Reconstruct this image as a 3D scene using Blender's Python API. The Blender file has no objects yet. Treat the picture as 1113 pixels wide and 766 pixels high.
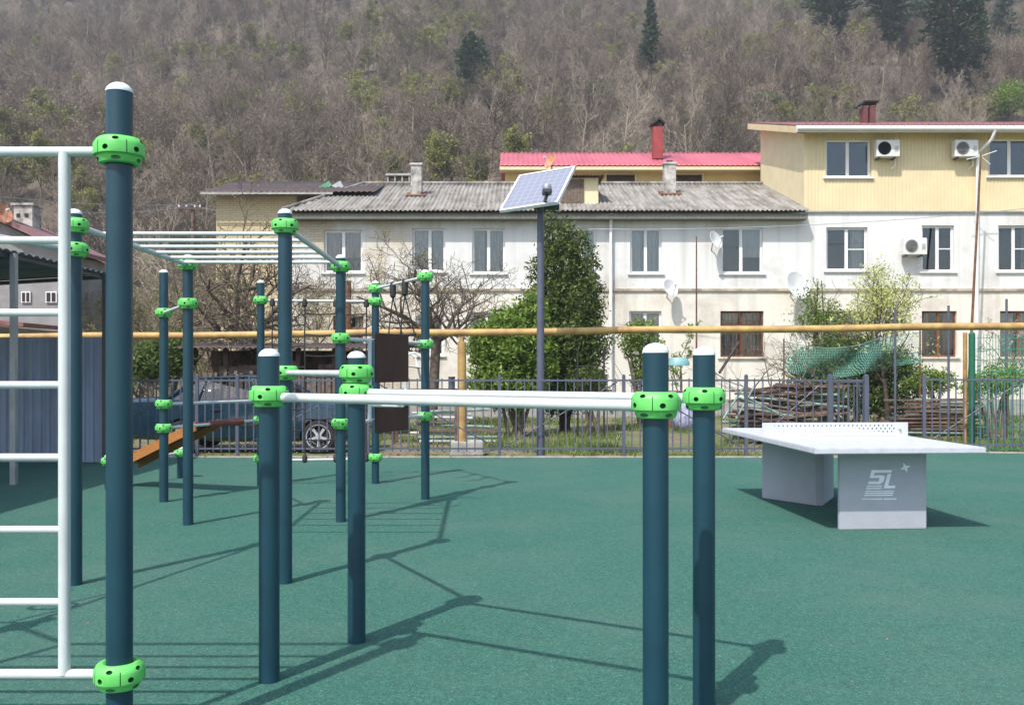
import bpy, bmesh, math, random
from mathutils import Vector, Matrix, noise
PI = math.pi
sc = bpy.context.scene
COL = sc.collection
F = 1001.0; CXP = 556.5; HY = 401.0; CH = 1.44      # photo focal length in pixels, centre, horizon row, camera height

def W(x, y, Y):                                     # real place of a photo pixel at distance Y
    return Vector(((x-CXP)/F*Y, Y, CH+(HY-y)/F*Y))

# ------------------------------------------------------------------ materials
def new_mat(name):
    m = bpy.data.materials.new(name); m.use_nodes = True
    nt = m.node_tree; b = nt.nodes['Principled BSDF']
    return m, nt, b
def N(nt, t, **kw):
    n = nt.nodes.new(t)
    for k, v in kw.items():
        if k in n.inputs: n.inputs[k].default_value = v
        else: setattr(n, k, v)
    return n
def ramp(nt, fac, stops):
    r = nt.nodes.new('ShaderNodeValToRGB'); e = r.color_ramp.elements
    while len(e) < len(stops): e.new(0.5)
    for i, (p, c) in enumerate(stops):
        e[i].position = p; e[i].color = (*c, 1) if len(c) == 3 else c
    nt.links.new(fac, r.inputs[0]); return r.outputs[0]
def pm(name, col, rough=.6, metal=0., var=.12, scale=3., bump=0., bscale=40., spec=.5, col2=None, coord='Object', stretch=None, coat=0.):
    """principled with a two scale noise over the colour"""
    m, nt, b = new_mat(name)
    tc = N(nt, 'ShaderNodeTexCoord'); src = tc.outputs[coord]
    if stretch:
        mp = N(nt, 'ShaderNodeMapping'); mp.inputs['Scale'].default_value = stretch
        nt.links.new(src, mp.inputs[0]); src = mp.outputs[0]
    n1 = N(nt, 'ShaderNodeTexNoise', Scale=scale, Detail=6.0, Roughness=.65); nt.links.new(src, n1.inputs['Vector'])
    c2 = col2 or tuple(max(0, c*(1-var*2)) for c in col)
    c1 = col if col2 else tuple(min(1, c*(1+var*.6)) for c in col)
    o = ramp(nt, n1.outputs['Fac'], [(.32, c2), (.62, c1)])
    nt.links.new(o, b.inputs['Base Color'])
    b.inputs['Roughness'].default_value = rough; b.inputs['Metallic'].default_value = metal
    b.inputs['Specular IOR Level'].default_value = spec
    if coat: b.inputs['Coat Weight'].default_value = coat; b.inputs['Coat Roughness'].default_value = .08
    if bump:
        n2 = N(nt, 'ShaderNodeTexNoise', Scale=bscale, Detail=4.0); nt.links.new(src, n2.inputs['Vector'])
        bp = N(nt, 'ShaderNodeBump', Strength=bump, Distance=.02); nt.links.new(n2.outputs['Fac'], bp.inputs['Height'])
        nt.links.new(bp.outputs[0], b.inputs['Normal'])
    return m

M = {}
M['post'] = pm('post_paint', (.010, .046, .068), .36, var=.10, scale=3.5, bump=.03, bscale=120, spec=.45)
M['cap'] = pm('cap_plastic', (.62, .68, .68), .5, var=.04)
M['green'] = pm('clamp_green', (.13, .56, .12), .5, var=.08, scale=12, bump=.04, bscale=200)
M['green_dark'] = pm('clamp_socket', (.015, .12, .03), .6)
M['bar'] = pm('bar_white', (.54, .575, .57), .36, var=.06, scale=4, bump=.02, bscale=90)
M['rope'] = pm('black_rope', (.025, .024, .026), .8, bump=.4, bscale=160)
M['board_brown'] = pm('brown_phenolic_board', (.080, .040, .032), .75, var=.1, scale=5, bump=.03, spec=.2)
M['orange_ply'] = pm('orange_plywood', (.42, .17, .045), .55, var=.2, scale=9, stretch=(1, 8, 8))
M['pad'] = pm('brown_vinyl_pad', (.14, .04, .028), .5)
M['tabletop'] = pm('table_polymer_concrete', (.50, .52, .56), .5, var=.06, scale=14, bump=.05, bscale=220)
M['table_leg'] = pm('table_leg_concrete', (.36, .375, .42), .75, var=.035, scale=6, bump=.12, bscale=90)
M['logo'] = pm('logo_paint', (.82, .84, .87), .7)
M['fence'] = pm('fence_paint_blue_grey', (.085, .095, .135), .5, var=.12)
M['fence_green'] = pm('fence_paint_green', (.01, .115, .06), .5)
M['wire_green'] = pm('green_wire_coating', (.03, .24, .15), .5)
M['pipe_yellow'] = pm('gas_pipe_yellow', (.50, .335, .11), .6, var=.25, scale=3.2, col2=(.27, .15, .06), bump=.2, bscale=30)
M['rust'] = pm('rusty_steel', (.16, .075, .04), .85, var=.3, scale=8, bump=.2)
M['galv'] = pm('galvanised_steel', (.32, .34, .37), .45, metal=.5, var=.1)
M['pvc'] = pm('white_pvc', (.74, .74, .73), .45, var=.03)
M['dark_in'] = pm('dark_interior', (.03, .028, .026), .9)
M['curtain'] = pm('curtain_cloth', (.62, .60, .56), .9, var=.25, scale=9, stretch=(6, 1, .25))
M['curtain_warm'] = pm('curtain_warm', (.50, .36, .27), .9, var=.2, scale=9, stretch=(6, 1, .25))
M['curtain_white'] = pm('curtain_white', (.80, .79, .76), .9, var=.1, scale=9, stretch=(6, 1, .25))
M['wood_frame'] = pm('varnished_window_wood', (.20, .075, .03), .6, var=.25, scale=9)
M['wood_grey'] = pm('weathered_planks', (.17, .125, .095), .85, var=.35, scale=6, stretch=(1, 1, 6), bump=.25)
M['wood_plank'] = pm('old_planks_brown', (.15, .095, .07), .85, var=.4, scale=5, bump=.2)
M['pile_green'] = pm('painted_pipe_green', (.20, .30, .26), .7, var=.25, scale=5)
M['pile_white'] = pm('painted_pipe_pale', (.5, .53, .52), .7, var=.15, scale=5)
M['concrete'] = pm('concrete', (.34, .33, .31), .9, var=.15, scale=5, bump=.3, bscale=40)
M['concrete_white'] = pm('limewashed_chimney', (.42, .40, .37), .9, var=.35, scale=4, bump=.4, bscale=30)
M['dark_metal'] = pm('dark_grey_metal', (.05, .055, .065), .5)
M['black'] = pm('black_rubber', (.018, .018, .02), .7)
M['roof_pink'] = pm('roof_sheet_pink_red', (.46, .105, .135), .5, var=.12, scale=1.2, stretch=(1, .3, .3))
M['roof_maroon'] = pm('roof_sheet_maroon', (.23, .085, .08), .5, var=.2, scale=1.5)
M['roof_brown'] = pm('roof_sheet_dark_brown', (.075, .055, .05), .7, var=.2)
M['cream'] = pm('cream_soffit', (.66, .55, .34), .6, var=.05, scale=1.5)
M['siding'] = pm('yellow_profiled_siding', (.68, .57, .35), .55, var=.06, scale=.7)
M['siding_pale'] = pm('pale_yellow_render', (.70, .60, .38), .7, var=.05, scale=1.5)
M['bark'] = pm('bark_grey_brown', (.15, .115, .088), .95, var=.3, scale=9, bump=.3)
M['bark_dark'] = pm('bark_dark_wet', (.07, .052, .042), .95, var=.3, scale=9, bump=.3)
M['bark_pale'] = pm('bark_pale_lichen', (.24, .20, .15), .95, var=.25, scale=9)
M['red_metal'] = pm('red_chimney_metal', (.30, .045, .04), .5, var=.2)
M['ac'] = pm('ac_casing', (.66, .66, .64), .45, var=.04)
M['dish'] = pm('dish_paint', (.66, .67, .67), .4, var=.06)
M['dish_rust'] = pm('dish_paint_orange', (.55, .24, .13), .6, var=.3, scale=5)
M['mortar_grey'] = pm('stucco_grey', (.26, .26, .255), .9, var=.12, scale=1.5)
M['tyre'] = pm('tyre_rubber', (.02, .02, .021), .85)
M['alloy'] = pm('alloy_wheel', (.42, .43, .45), .35, metal=.15, var=.04)
M['cloth_blue'] = pm('blue_white_cloth', (.45, .47, .60), .9, var=.4, scale=9, col2=(.10, .11, .25))
M['stone'] = pm('rubble_stone', (.36, .34, .31), .95, var=.3, scale=9, bump=.3)
M['litter'] = pm('dry_leaves', (.19, .115, .065), .95, var=.35, scale=7)

def car_paint():
    m, nt, b = new_mat('car_paint_dark_blue')
    b.inputs['Base Color'].default_value = (.008, .034, .055, 1)
    b.inputs['Roughness'].default_value = .3; b.inputs['Metallic'].default_value = .25
    b.inputs['Coat Weight'].default_value = .8; b.inputs['Coat Roughness'].default_value = .06
    tc = N(nt, 'ShaderNodeTexCoord'); n = N(nt, 'ShaderNodeTexNoise', Scale=3., Detail=5.)
    nt.links.new(tc.outputs['Object'], n.inputs['Vector'])
    o = ramp(nt, n.outputs['Fac'], [(.4, (.24, .24, .24)), (.7, (.42, .42, .42))])
    nt.links.new(o, b.inputs['Roughness'])
    return m
M['car'] = car_paint()
def glass(name, tint, alpha, rough=.03):
    m, nt, b = new_mat(name)
    out = nt.nodes['Material Output']
    tr = N(nt, 'ShaderNodeBsdfTransparent'); tr.inputs[0].default_value = (*tint, 1)
    gl = N(nt, 'ShaderNodeBsdfGlossy'); gl.inputs['Roughness'].default_value = rough; gl.inputs[0].default_value = (.9, .93, .95, 1)
    fr = N(nt, 'ShaderNodeFresnel', IOR=1.5)
    mth = N(nt, 'ShaderNodeMath', operation='MULTIPLY_ADD'); mth.inputs[1].default_value = 1.3; mth.inputs[2].default_value = alpha
    nt.links.new(fr.outputs[0], mth.inputs[0])
    mx = N(nt, 'ShaderNodeMixShader'); nt.links.new(mth.outputs[0], mx.inputs[0])
    nt.links.new(tr.outputs[0], mx.inputs[1]); nt.links.new(gl.outputs[0], mx.inputs[2])
    nt.links.new(mx.outputs[0], out.inputs['Surface'])
    return m
M['glass'] = glass('window_glass', (.80, .82, .82), .02)
M['car_glass'] = glass('car_glass', (.72, .75, .75), .03)

def brick_mat(name, c1, c2, cm, bw=.25, bh=.08, patch=None, psc=.35):
    m, nt, b = new_mat(name)
    tc = N(nt, 'ShaderNodeTexCoord'); sep = N(nt, 'ShaderNodeSeparateXYZ'); nt.links.new(tc.outputs['Object'], sep.inputs[0])
    ad = N(nt, 'ShaderNodeMath', operation='ADD'); nt.links.new(sep.outputs[0], ad.inputs[0]); nt.links.new(sep.outputs[1], ad.inputs[1])
    cb = N(nt, 'ShaderNodeCombineXYZ'); nt.links.new(ad.outputs[0], cb.inputs[0]); nt.links.new(sep.outputs[2], cb.inputs[1])
    br = N(nt, 'ShaderNodeTexBrick'); br.inputs['Scale'].default_value = 1
    br.inputs['Brick Width'].default_value = bw; br.inputs['Row Height'].default_value = bh; br.inputs['Mortar Size'].default_value = .008
    br.inputs['Color1'].default_value = (*c1, 1); br.inputs['Color2'].default_value = (*c2, 1); br.inputs['Mortar'].default_value = (*cm, 1)
    nt.links.new(cb.outputs[0], br.inputs['Vector'])
    n = N(nt, 'ShaderNodeTexNoise', Scale=psc, Detail=8., Roughness=.7); nt.links.new(tc.outputs['Object'], n.inputs['Vector'])
    mx = N(nt, 'ShaderNodeMixRGB'); nt.links.new(br.outputs[0], mx.inputs[1])
    mx.inputs[2].default_value = (*(patch or c2), 1)
    f = ramp(nt, n.outputs['Fac'], [(.45, (0, 0, 0)), (.56, (1, 1, 1))]); nt.links.new(f, mx.inputs[0])
    if not patch: mx.inputs[0].default_value = 0; nt.links.remove(mx.inputs[0].links[0])
    nt.links.new(mx.outputs[0], b.inputs['Base Color']); b.inputs['Roughness'].default_value = .9
    bp = N(nt, 'ShaderNodeBump', Strength=.25, Distance=.01); nt.links.new(br.outputs['Fac'], bp.inputs['Height']); bp.invert = True
    nt.links.new(bp.outputs[0], b.inputs['Normal'])
    return m
M['brick_cream'] = brick_mat('cream_brick', (.60, .50, .31), (.52, .42, .25), (.34, .28, .19))

def facade_mat():
    """limewashed wall: bluish white upper storey, cream lower storey, damp streaks and worn patches"""
    m, nt, b = new_mat('limewashed_wall')
    tc = N(nt, 'ShaderNodeTexCoord'); sep = N(nt, 'ShaderNodeSeparateXYZ'); nt.links.new(tc.outputs['Object'], sep.inputs[0])
    zr = ramp(nt, sep.outputs[2], [(0, (.62, .56, .47)), (1, (.66, .65, .60))])
    mr = N(nt, 'ShaderNodeMapRange'); mr.inputs['From Min'].default_value = 3.9; mr.inputs['From Max'].default_value = 4.15
    nt.links.new(sep.outputs[2], mr.inputs[0])
    mx = N(nt, 'ShaderNodeMixRGB'); mx.inputs[1].default_value = (.70, .665, .59, 1); mx.inputs[2].default_value = (.66, .665, .65, 1)
    nt.links.new(mr.outputs[0], mx.inputs[0])
    n = N(nt, 'ShaderNodeTexNoise', Scale=.5, Detail=9., Roughness=.68); nt.links.new(tc.outputs['Object'], n.inputs['Vector'])
    f = ramp(nt, n.outputs['Fac'], [(.5, (0, 0, 0)), (.72, (.8, .8, .8))])
    mx2 = N(nt, 'ShaderNodeMixRGB'); nt.links.new(f, mx2.inputs[0]); nt.links.new(mx.outputs[0], mx2.inputs[1]); mx2.inputs[2].default_value = (.42, .37, .31, 1)
    mp = N(nt, 'ShaderNodeMapping'); mp.inputs['Scale'].default_value = (5, 5, .25); nt.links.new(tc.outputs['Object'], mp.inputs[0])
    n2 = N(nt, 'ShaderNodeTexNoise', Scale=.8, Detail=6.); nt.links.new(mp.outputs[0], n2.inputs['Vector'])
    f2 = ramp(nt, n2.outputs['Fac'], [(.50, (0, 0, 0)), (.74, (.45, .45, .45))])
    mx3 = N(nt, 'ShaderNodeMixRGB'); nt.links.new(f2, mx3.inputs[0]); nt.links.new(mx2.outputs[0], mx3.inputs[1]); mx3.inputs[2].default_value = (.40, .38, .33, 1)
    # the left end shows bare cream brick under thin paint
    br = N(nt, 'ShaderNodeTexBrick'); br.inputs['Scale'].default_value = 1; br.inputs['Brick Width'].default_value = .26; br.inputs['Row Height'].default_value = .085; br.inputs['Mortar Size'].default_value = .009
    br.inputs['Color1'].default_value = (.58, .51, .39, 1); br.inputs['Color2'].default_value = (.50, .43, .31, 1); br.inputs['Mortar'].default_value = (.36, .31, .24, 1)
    cb = N(nt, 'ShaderNodeCombineXYZ'); nt.links.new(sep.outputs[0], cb.inputs[0]); nt.links.new(sep.outputs[2], cb.inputs[1]); nt.links.new(cb.outputs[0], br.inputs['Vector'])
    mr2 = N(nt, 'ShaderNodeMapRange'); mr2.inputs['From Min'].default_value = -2.5; mr2.inputs['From Max'].default_value = -4.2; nt.links.new(sep.outputs[0], mr2.inputs[0])
    n3 = N(nt, 'ShaderNodeTexNoise', Scale=.6, Detail=6.); nt.links.new(tc.outputs['Object'], n3.inputs['Vector'])
    f3 = ramp(nt, n3.outputs['Fac'], [(.42, (.2, .2, .2)), (.55, (1, 1, 1))])
    ml = N(nt, 'ShaderNodeMath', operation='MULTIPLY'); nt.links.new(mr2.outputs[0], ml.inputs[0]); nt.links.new(f3, ml.inputs[1])
    mx4 = N(nt, 'ShaderNodeMixRGB'); nt.links.new(ml.outputs[0], mx4.inputs[0]); nt.links.new(mx3.outputs[0], mx4.inputs[1]); nt.links.new(br.outputs[0], mx4.inputs[2])
    nt.links.new(mx4.outputs[0], b.inputs['Base Color']); b.inputs['Roughness'].default_value = .92
    n4 = N(nt, 'ShaderNodeTexNoise', Scale=9., Detail=6.); nt.links.new(tc.outputs['Object'], n4.inputs['Vector'])
    bp = N(nt, 'ShaderNodeBump', Strength=.25, Distance=.03); nt.links.new(n4.outputs['Fac'], bp.inputs['Height']); nt.links.new(bp.outputs[0], b.inputs['Normal'])
    return m
M['facade'] = facade_mat()

def court_mat():
    m, nt, b = new_mat('rubber_granules_green')
    tc = N(nt, 'ShaderNodeTexCoord')
    v = N(nt, 'ShaderNodeTexVoronoi', Scale=230.); nt.links.new(tc.outputs['Object'], v.inputs['Vector'])
    sep = N(nt, 'ShaderNodeSeparateColor'); nt.links.new(v.outputs['Color'], sep.inputs[0])
    base = ramp(nt, sep.outputs[0], [(0, (.022, .086, .064)), (.5, (.037, .126, .096)), (.93, (.056, .168, .130)), (1, (.15, .28, .24))])
    v2 = N(nt, 'ShaderNodeTexVoronoi', Scale=62.); nt.links.new(tc.outputs['Object'], v2.inputs['Vector'])
    sp2 = N(nt, 'ShaderNodeSeparateColor'); nt.links.new(v2.outputs['Color'], sp2.inputs[0])
    f0 = ramp(nt, sp2.outputs[1], [(0, (.80, .80, .80)), (1, (1.15, 1.15, 1.15))])
    m0 = N(nt, 'ShaderNodeMixRGB', blend_type='MULTIPLY'); m0.inputs[0].default_value = 1; nt.links.new(base, m0.inputs[1]); nt.links.new(f0, m0.inputs[2])
    n = N(nt, 'ShaderNodeTexNoise', Scale=.55, Detail=9., Roughness=.7); nt.links.new(tc.outputs['Object'], n.inputs['Vector'])
    f = ramp(nt, n.outputs['Fac'], [(.45, (0, 0, 0)), (.70, (.38, .38, .38))])
    mx = N(nt, 'ShaderNodeMixRGB'); nt.links.new(f, mx.inputs[0]); nt.links.new(m0.outputs[0], mx.inputs[1]); mx.inputs[2].default_value = (.11, .165, .135, 1)
    # scattered pale grit
    v3 = N(nt, 'ShaderNodeTexVoronoi', Scale=7.); nt.links.new(tc.outputs['Object'], v3.inputs['Vector'])
    g = ramp(nt, v3.outputs['Distance'], [(.035, (.55, .55, .55)), (.06, (0, 0, 0))])
    n5 = N(nt, 'ShaderNodeTexNoise', Scale=2.2); nt.links.new(tc.outputs['Object'], n5.inputs['Vector'])
    g2 = ramp(nt, n5.outputs['Fac'], [(.5, (0, 0, 0)), (.6, (1, 1, 1))])
    gm = N(nt, 'ShaderNodeMixRGB', blend_type='MULTIPLY'); gm.inputs[0].default_value = 1; nt.links.new(g, gm.inputs[1]); nt.links.new(g2, gm.inputs[2])
    mx2 = N(nt, 'ShaderNodeMixRGB'); nt.links.new(gm.outputs[0], mx2.inputs[0]); nt.links.new(mx.outputs[0], mx2.inputs[1]); mx2.inputs[2].default_value = (.36, .40, .34, 1)
    nt.links.new(mx2.outputs[0], b.inputs['Base Color']); b.inputs['Roughness'].default_value = .93; b.inputs['Specular IOR Level'].default_value = .25
    bp = N(nt, 'ShaderNodeBump', Strength=.55, Distance=.006); nt.links.new(v.outputs['Distance'], bp.inputs['Height']); nt.links.new(bp.outputs[0], b.inputs['Normal'])
    return m
M['court'] = court_mat()

def ground_mat():
    m, nt, b = new_mat('grassy_soil')
    tc = N(nt, 'ShaderNodeTexCoord')
    n = N(nt, 'ShaderNodeTexNoise', Scale=.7, Detail=10., Roughness=.7); nt.links.new(tc.outputs['Object'], n.inputs['Vector'])
    n2 = N(nt, 'ShaderNodeTexNoise', Scale=9., Detail=8., Roughness=.7); nt.links.new(tc.outputs['Object'], n2.inputs['Vector'])
    a = ramp(nt, n2.outputs['Fac'], [(.35, (.055, .085, .022)), (.6, (.13, .17, .05))])
    d = ramp(nt, n2.outputs['Fac'], [(.3, (.12, .085, .055)), (.7, (.26, .21, .15))])
    f = ramp(nt, n.outputs['Fac'], [(.44, (0, 0, 0)), (.58, (1, 1, 1))])
    mx = N(nt, 'ShaderNodeMixRGB'); nt.links.new(f, mx.inputs[0]); nt.links.new(a, mx.inputs[1]); nt.links.new(d, mx.inputs[2])
    nt.links.new(mx.outputs[0], b.inputs['Base Color']); b.inputs['Roughness'].default_value = .95
    bp = N(nt, 'ShaderNodeBump', Strength=.6, Distance=.05); nt.links.new(n2.outputs['Fac'], bp.inputs['Height']); nt.links.new(bp.outputs[0], b.inputs['Normal'])
    return m
M['ground'] = ground_mat()
def hill_mat():
    m, nt, b = new_mat('leaf_litter_slope')
    tc = N(nt, 'ShaderNodeTexCoord')
    n = N(nt, 'ShaderNodeTexNoise', Scale=.06, Detail=10., Roughness=.7); nt.links.new(tc.outputs['Object'], n.inputs['Vector'])
    n2 = N(nt, 'ShaderNodeTexNoise', Scale=.8, Detail=8., Roughness=.75); nt.links.new(tc.outputs['Object'], n2.inputs['Vector'])
    d = ramp(nt, n2.outputs['Fac'], [(.3, (.06, .046, .034)), (.7, (.15, .12, .09))])
    a = ramp(nt, n2.outputs['Fac'], [(.35, (.055, .065, .025)), (.7, (.13, .14, .06))])
    f = ramp(nt, n.outputs['Fac'], [(.5, (0, 0, 0)), (.62, (.8, .8, .8))])
    mx = N(nt, 'ShaderNodeMixRGB'); nt.links.new(f, mx.inputs[0]); nt.links.new(d, mx.inputs[1]); nt.links.new(a, mx.inputs[2])
    nt.links.new(mx.outputs[0], b.inputs['Base Color']); b.inputs['Roughness'].default_value = .95
    return m
M['hill'] = hill_mat()
def roof_grey_mat():
    m, nt, b = new_mat('weathered_corrugated_sheet')
    tc = N(nt, 'ShaderNodeTexCoord')
    n = N(nt, 'ShaderNodeTexNoise', Scale=1.3, Detail=10., Roughness=.75); nt.links.new(tc.outputs['Object'], n.inputs['Vector'])
    mp = N(nt, 'ShaderNodeMapping'); mp.inputs['Scale'].default_value = (7, .5, .5); nt.links.new(tc.outputs['Object'], mp.inputs[0])
    n2 = N(nt, 'ShaderNodeTexNoise', Scale=1., Detail=6.); nt.links.new(mp.outputs[0], n2.inputs['Vector'])
    a = ramp(nt, n.outputs['Fac'], [(.3, (.13, .12, .105)), (.55, (.30, .285, .26)), (.75, (.36, .345, .32))])
    f = ramp(nt, n2.outputs['Fac'], [(.35, (.6, .57, .52)), (.6, (1, 1, 1))])
    mx = N(nt, 'ShaderNodeMixRGB', blend_type='MULTIPLY'); mx.inputs[0].default_value = 1; nt.links.new(a, mx.inputs[1]); nt.links.new(f, mx.inputs[2])
    nt.links.new(mx.outputs[0], b.inputs['Base Color']); b.inputs['Roughness'].default_value = .9
    return m
M['roof_grey'] = roof_grey_mat()
M['blue_sheet'] = pm('blue_grey_profiled_sheet', (.23, .285, .40), .5, var=.15, scale=2, stretch=(1, 1, .3))
M['canopy'] = pm('canopy_sheet_grey', (.15, .155, .165), .6, var=.15)

def leafm(name, c, c2, trans=.35):
    m, nt, b = new_mat(name)
    out = nt.nodes['Material Output']
    oi = N(nt, 'ShaderNodeObjectInfo'); ge = N(nt, 'ShaderNodeNewGeometry')
    o = ramp(nt, ge.outputs['Random Per Island'], [(0, c), (1, c2)])
    nt.links.new(o, b.inputs['Base Color']); b.inputs['Roughness'].default_value = .5; b.inputs['Specular IOR Level'].default_value = .35
    t = N(nt, 'ShaderNodeBsdfTranslucent'); nt.links.new(o, t.inputs[0])
    mx = N(nt, 'ShaderNodeMixShader'); mx.inputs[0].default_value = trans
    nt.links.new(b.outputs[0], mx.inputs[1]); nt.links.new(t.outputs[0], mx.inputs[2]); nt.links.new(mx.outputs[0], out.inputs['Surface'])
    return m
M['leaf_dark'] = leafm('leaves_dark_evergreen', (.030, .060, .012), (.16, .21, .05))  # light end of the leaf tones paints in the bright highlights on leaves
M['leaf_mid'] = leafm('leaves_fresh_green', (.09, .17, .022), (.24, .34, .06))
M['leaf_yellow'] = leafm('leaves_yellow_green', (.38, .42, .12), (.62, .64, .28))
M['leaf_ivy'] = leafm('leaves_undergrowth', (.05, .09, .02), (.14, .20, .05))
M['blossom'] = leafm('pale_blossom', (.38, .31, .30), (.60, .55, .52))
M['needle'] = leafm('needles_dark_green', (.018, .040, .014), (.055, .095, .034), .15)
M['grass'] = leafm('grass_blades', (.09, .15, .03), (.26, .31, .09))

def twigm(name, c, c2):
    """bark whose tint changes from one tree to the next"""
    m, nt, b = new_mat(name)
    oi = N(nt, 'ShaderNodeObjectInfo'); o = ramp(nt, oi.outputs['Random'], [(0, c), (1, c2)])
    nt.links.new(o, b.inputs['Base Color']); b.inputs['Roughness'].default_value = .95; b.inputs['Specular IOR Level'].default_value = .2
    return m
M['wood_far'] = twigm('forest_bark', (.062, .049, .038), (.32, .268, .21))
M['bud'] = leafm('spring_buds', (.15, .155, .04), (.33, .34, .10), .3)
M['bud_brown'] = leafm('brown_buds', (.15, .12, .085), (.27, .215, .155), .3)

def net_mat(name, col, sx, sz, t):
    m, nt, b = new_mat(name); out = nt.nodes['Material Output']
    b.inputs['Base Color'].default_value = (*col, 1); b.inputs['Roughness'].default_value = .7
    tc = N(nt, 'ShaderNodeTexCoord'); sep = N(nt, 'ShaderNodeSeparateXYZ'); nt.links.new(tc.outputs['Object'], sep.inputs[0])
    def line(o, s):
        a = N(nt, 'ShaderNodeMath', operation='MULTIPLY'); nt.links.new(o, a.inputs[0]); a.inputs[1].default_value = s
        f = N(nt, 'ShaderNodeMath', operation='FRACT'); nt.links.new(a.outputs[0], f.inputs[0])
        l = N(nt, 'ShaderNodeMath', operation='LESS_THAN'); nt.links.new(f.outputs[0], l.inputs[0]); l.inputs[1].default_value = t
        return l.outputs[0]
    mxm = N(nt, 'ShaderNodeMath', operation='MAXIMUM'); nt.links.new(line(sep.outputs[0], sx), mxm.inputs[0]); nt.links.new(line(sep.outputs[2], sz), mxm.inputs[1])
    tr = N(nt, 'ShaderNodeBsdfTransparent'); mx = N(nt, 'ShaderNodeMixShader')
    nt.links.new(mxm.outputs[0], mx.inputs[0]); nt.links.new(tr.outputs[0], mx.inputs[1]); nt.links.new(b.outputs[0], mx.inputs[2]); nt.links.new(mx.outputs[0], out.inputs['Surface'])
    return m
M['netting'] = net_mat('teal_garden_netting', (.15, .40, .33), 26, 26, .13)

def perf_mat():
    m, nt, b = new_mat('perforated_net_plate'); out = nt.nodes['Material Output']
    b.inputs['Base Color'].default_value = (.52, .54, .58, 1); b.inputs['Roughness'].default_value = .5
    tc = N(nt, 'ShaderNodeTexCoord'); sep = N(nt, 'ShaderNodeSeparateXYZ'); nt.links.new(tc.outputs['Object'], sep.inputs[0])
    # staggered round holes, 30 mm pitch, only across the middle band
    def mth(op, a, bb=None, cc=None):
        n = N(nt, 'ShaderNodeMath', operation=op)
        for i, v in enumerate((a, bb, cc)):
            if v is None: continue
            if isinstance(v, (int, float)): n.inputs[i].default_value = v
            else: nt.links.new(v, n.inputs[i])
        return n.outputs[0]
    X, Z = sep.outputs[0], sep.outputs[2]
    row = mth('FLOOR', mth('MULTIPLY', Z, 1/.03))
    off = mth('MULTIPLY', mth('MODULO', row, 2), .5)
    fx = mth('SUBTRACT', mth('FRACT', mth('ADD', mth('MULTIPLY', X, 1/.045), off)), .5)
    fz = mth('SUBTRACT', mth('FRACT', mth('MULTIPLY', Z, 1/.03)), .5)
    fx = mth('MULTIPLY', fx, 1.5)
    d = mth('SQRT', mth('ADD', mth('MULTIPLY', fx, fx), mth('MULTIPLY', fz, fz)))
    hole = mth('LESS_THAN', d, .27)
    band = mth('MULTIPLY', mth('GREATER_THAN', Z, .03), mth('LESS_THAN', Z, .12))
    bx = mth('MULTIPLY', mth('GREATER_THAN', X, -.63), mth('LESS_THAN', X, .62))
    h = mth('MULTIPLY', hole, mth('MULTIPLY', band, bx))
    tr = N(nt, 'ShaderNodeBsdfTransparent'); mx = N(nt, 'ShaderNodeMixShader')
    nt.links.new(h, mx.inputs[0]); nt.links.new(b.outputs[0], mx.inputs[1]); nt.links.new(tr.outputs[0], mx.inputs[2]); nt.links.new(mx.outputs[0], out.inputs['Surface'])
    return m
M['perf'] = perf_mat()

def solar_mat():
    m, nt, b = new_mat('solar_cells')
    tc = N(nt, 'ShaderNodeTexCoord'); sep = N(nt, 'ShaderNodeSeparateXYZ'); nt.links.new(tc.outputs['Object'], sep.inputs[0])
    def g(o, s, t):
        a = N(nt, 'ShaderNodeMath', operation='MULTIPLY'); nt.links.new(o, a.inputs[0]); a.inputs[1].default_value = s
        f = N(nt, 'ShaderNodeMath', operation='FRACT'); nt.links.new(a.outputs[0], f.inputs[0])
        l = N(nt, 'ShaderNodeMath', operation='LESS_THAN'); nt.links.new(f.outputs[0], l.inputs[0]); l.inputs[1].default_value = t
        return l.outputs[0]
    mx = N(nt, 'ShaderNodeMath', operation='MAXIMUM'); nt.links.new(g(sep.outputs[0], 8, .07), mx.inputs[0]); nt.links.new(g(sep.outputs[1], 8, .07), mx.inputs[1])
    c = N(nt, 'ShaderNodeMixRGB'); nt.links.new(mx.outputs[0], c.inputs[0]); c.inputs[1].default_value = (.21, .225, .29, 1); c.inputs[2].default_value = (.35, .37, .42, 1)
    nt.links.new(c.outputs[0], b.inputs['Base Color']); b.inputs['Roughness'].default_value = .35; b.inputs['Specular IOR Level'].default_value = .5
    return m
M['solar'] = solar_mat()

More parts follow.
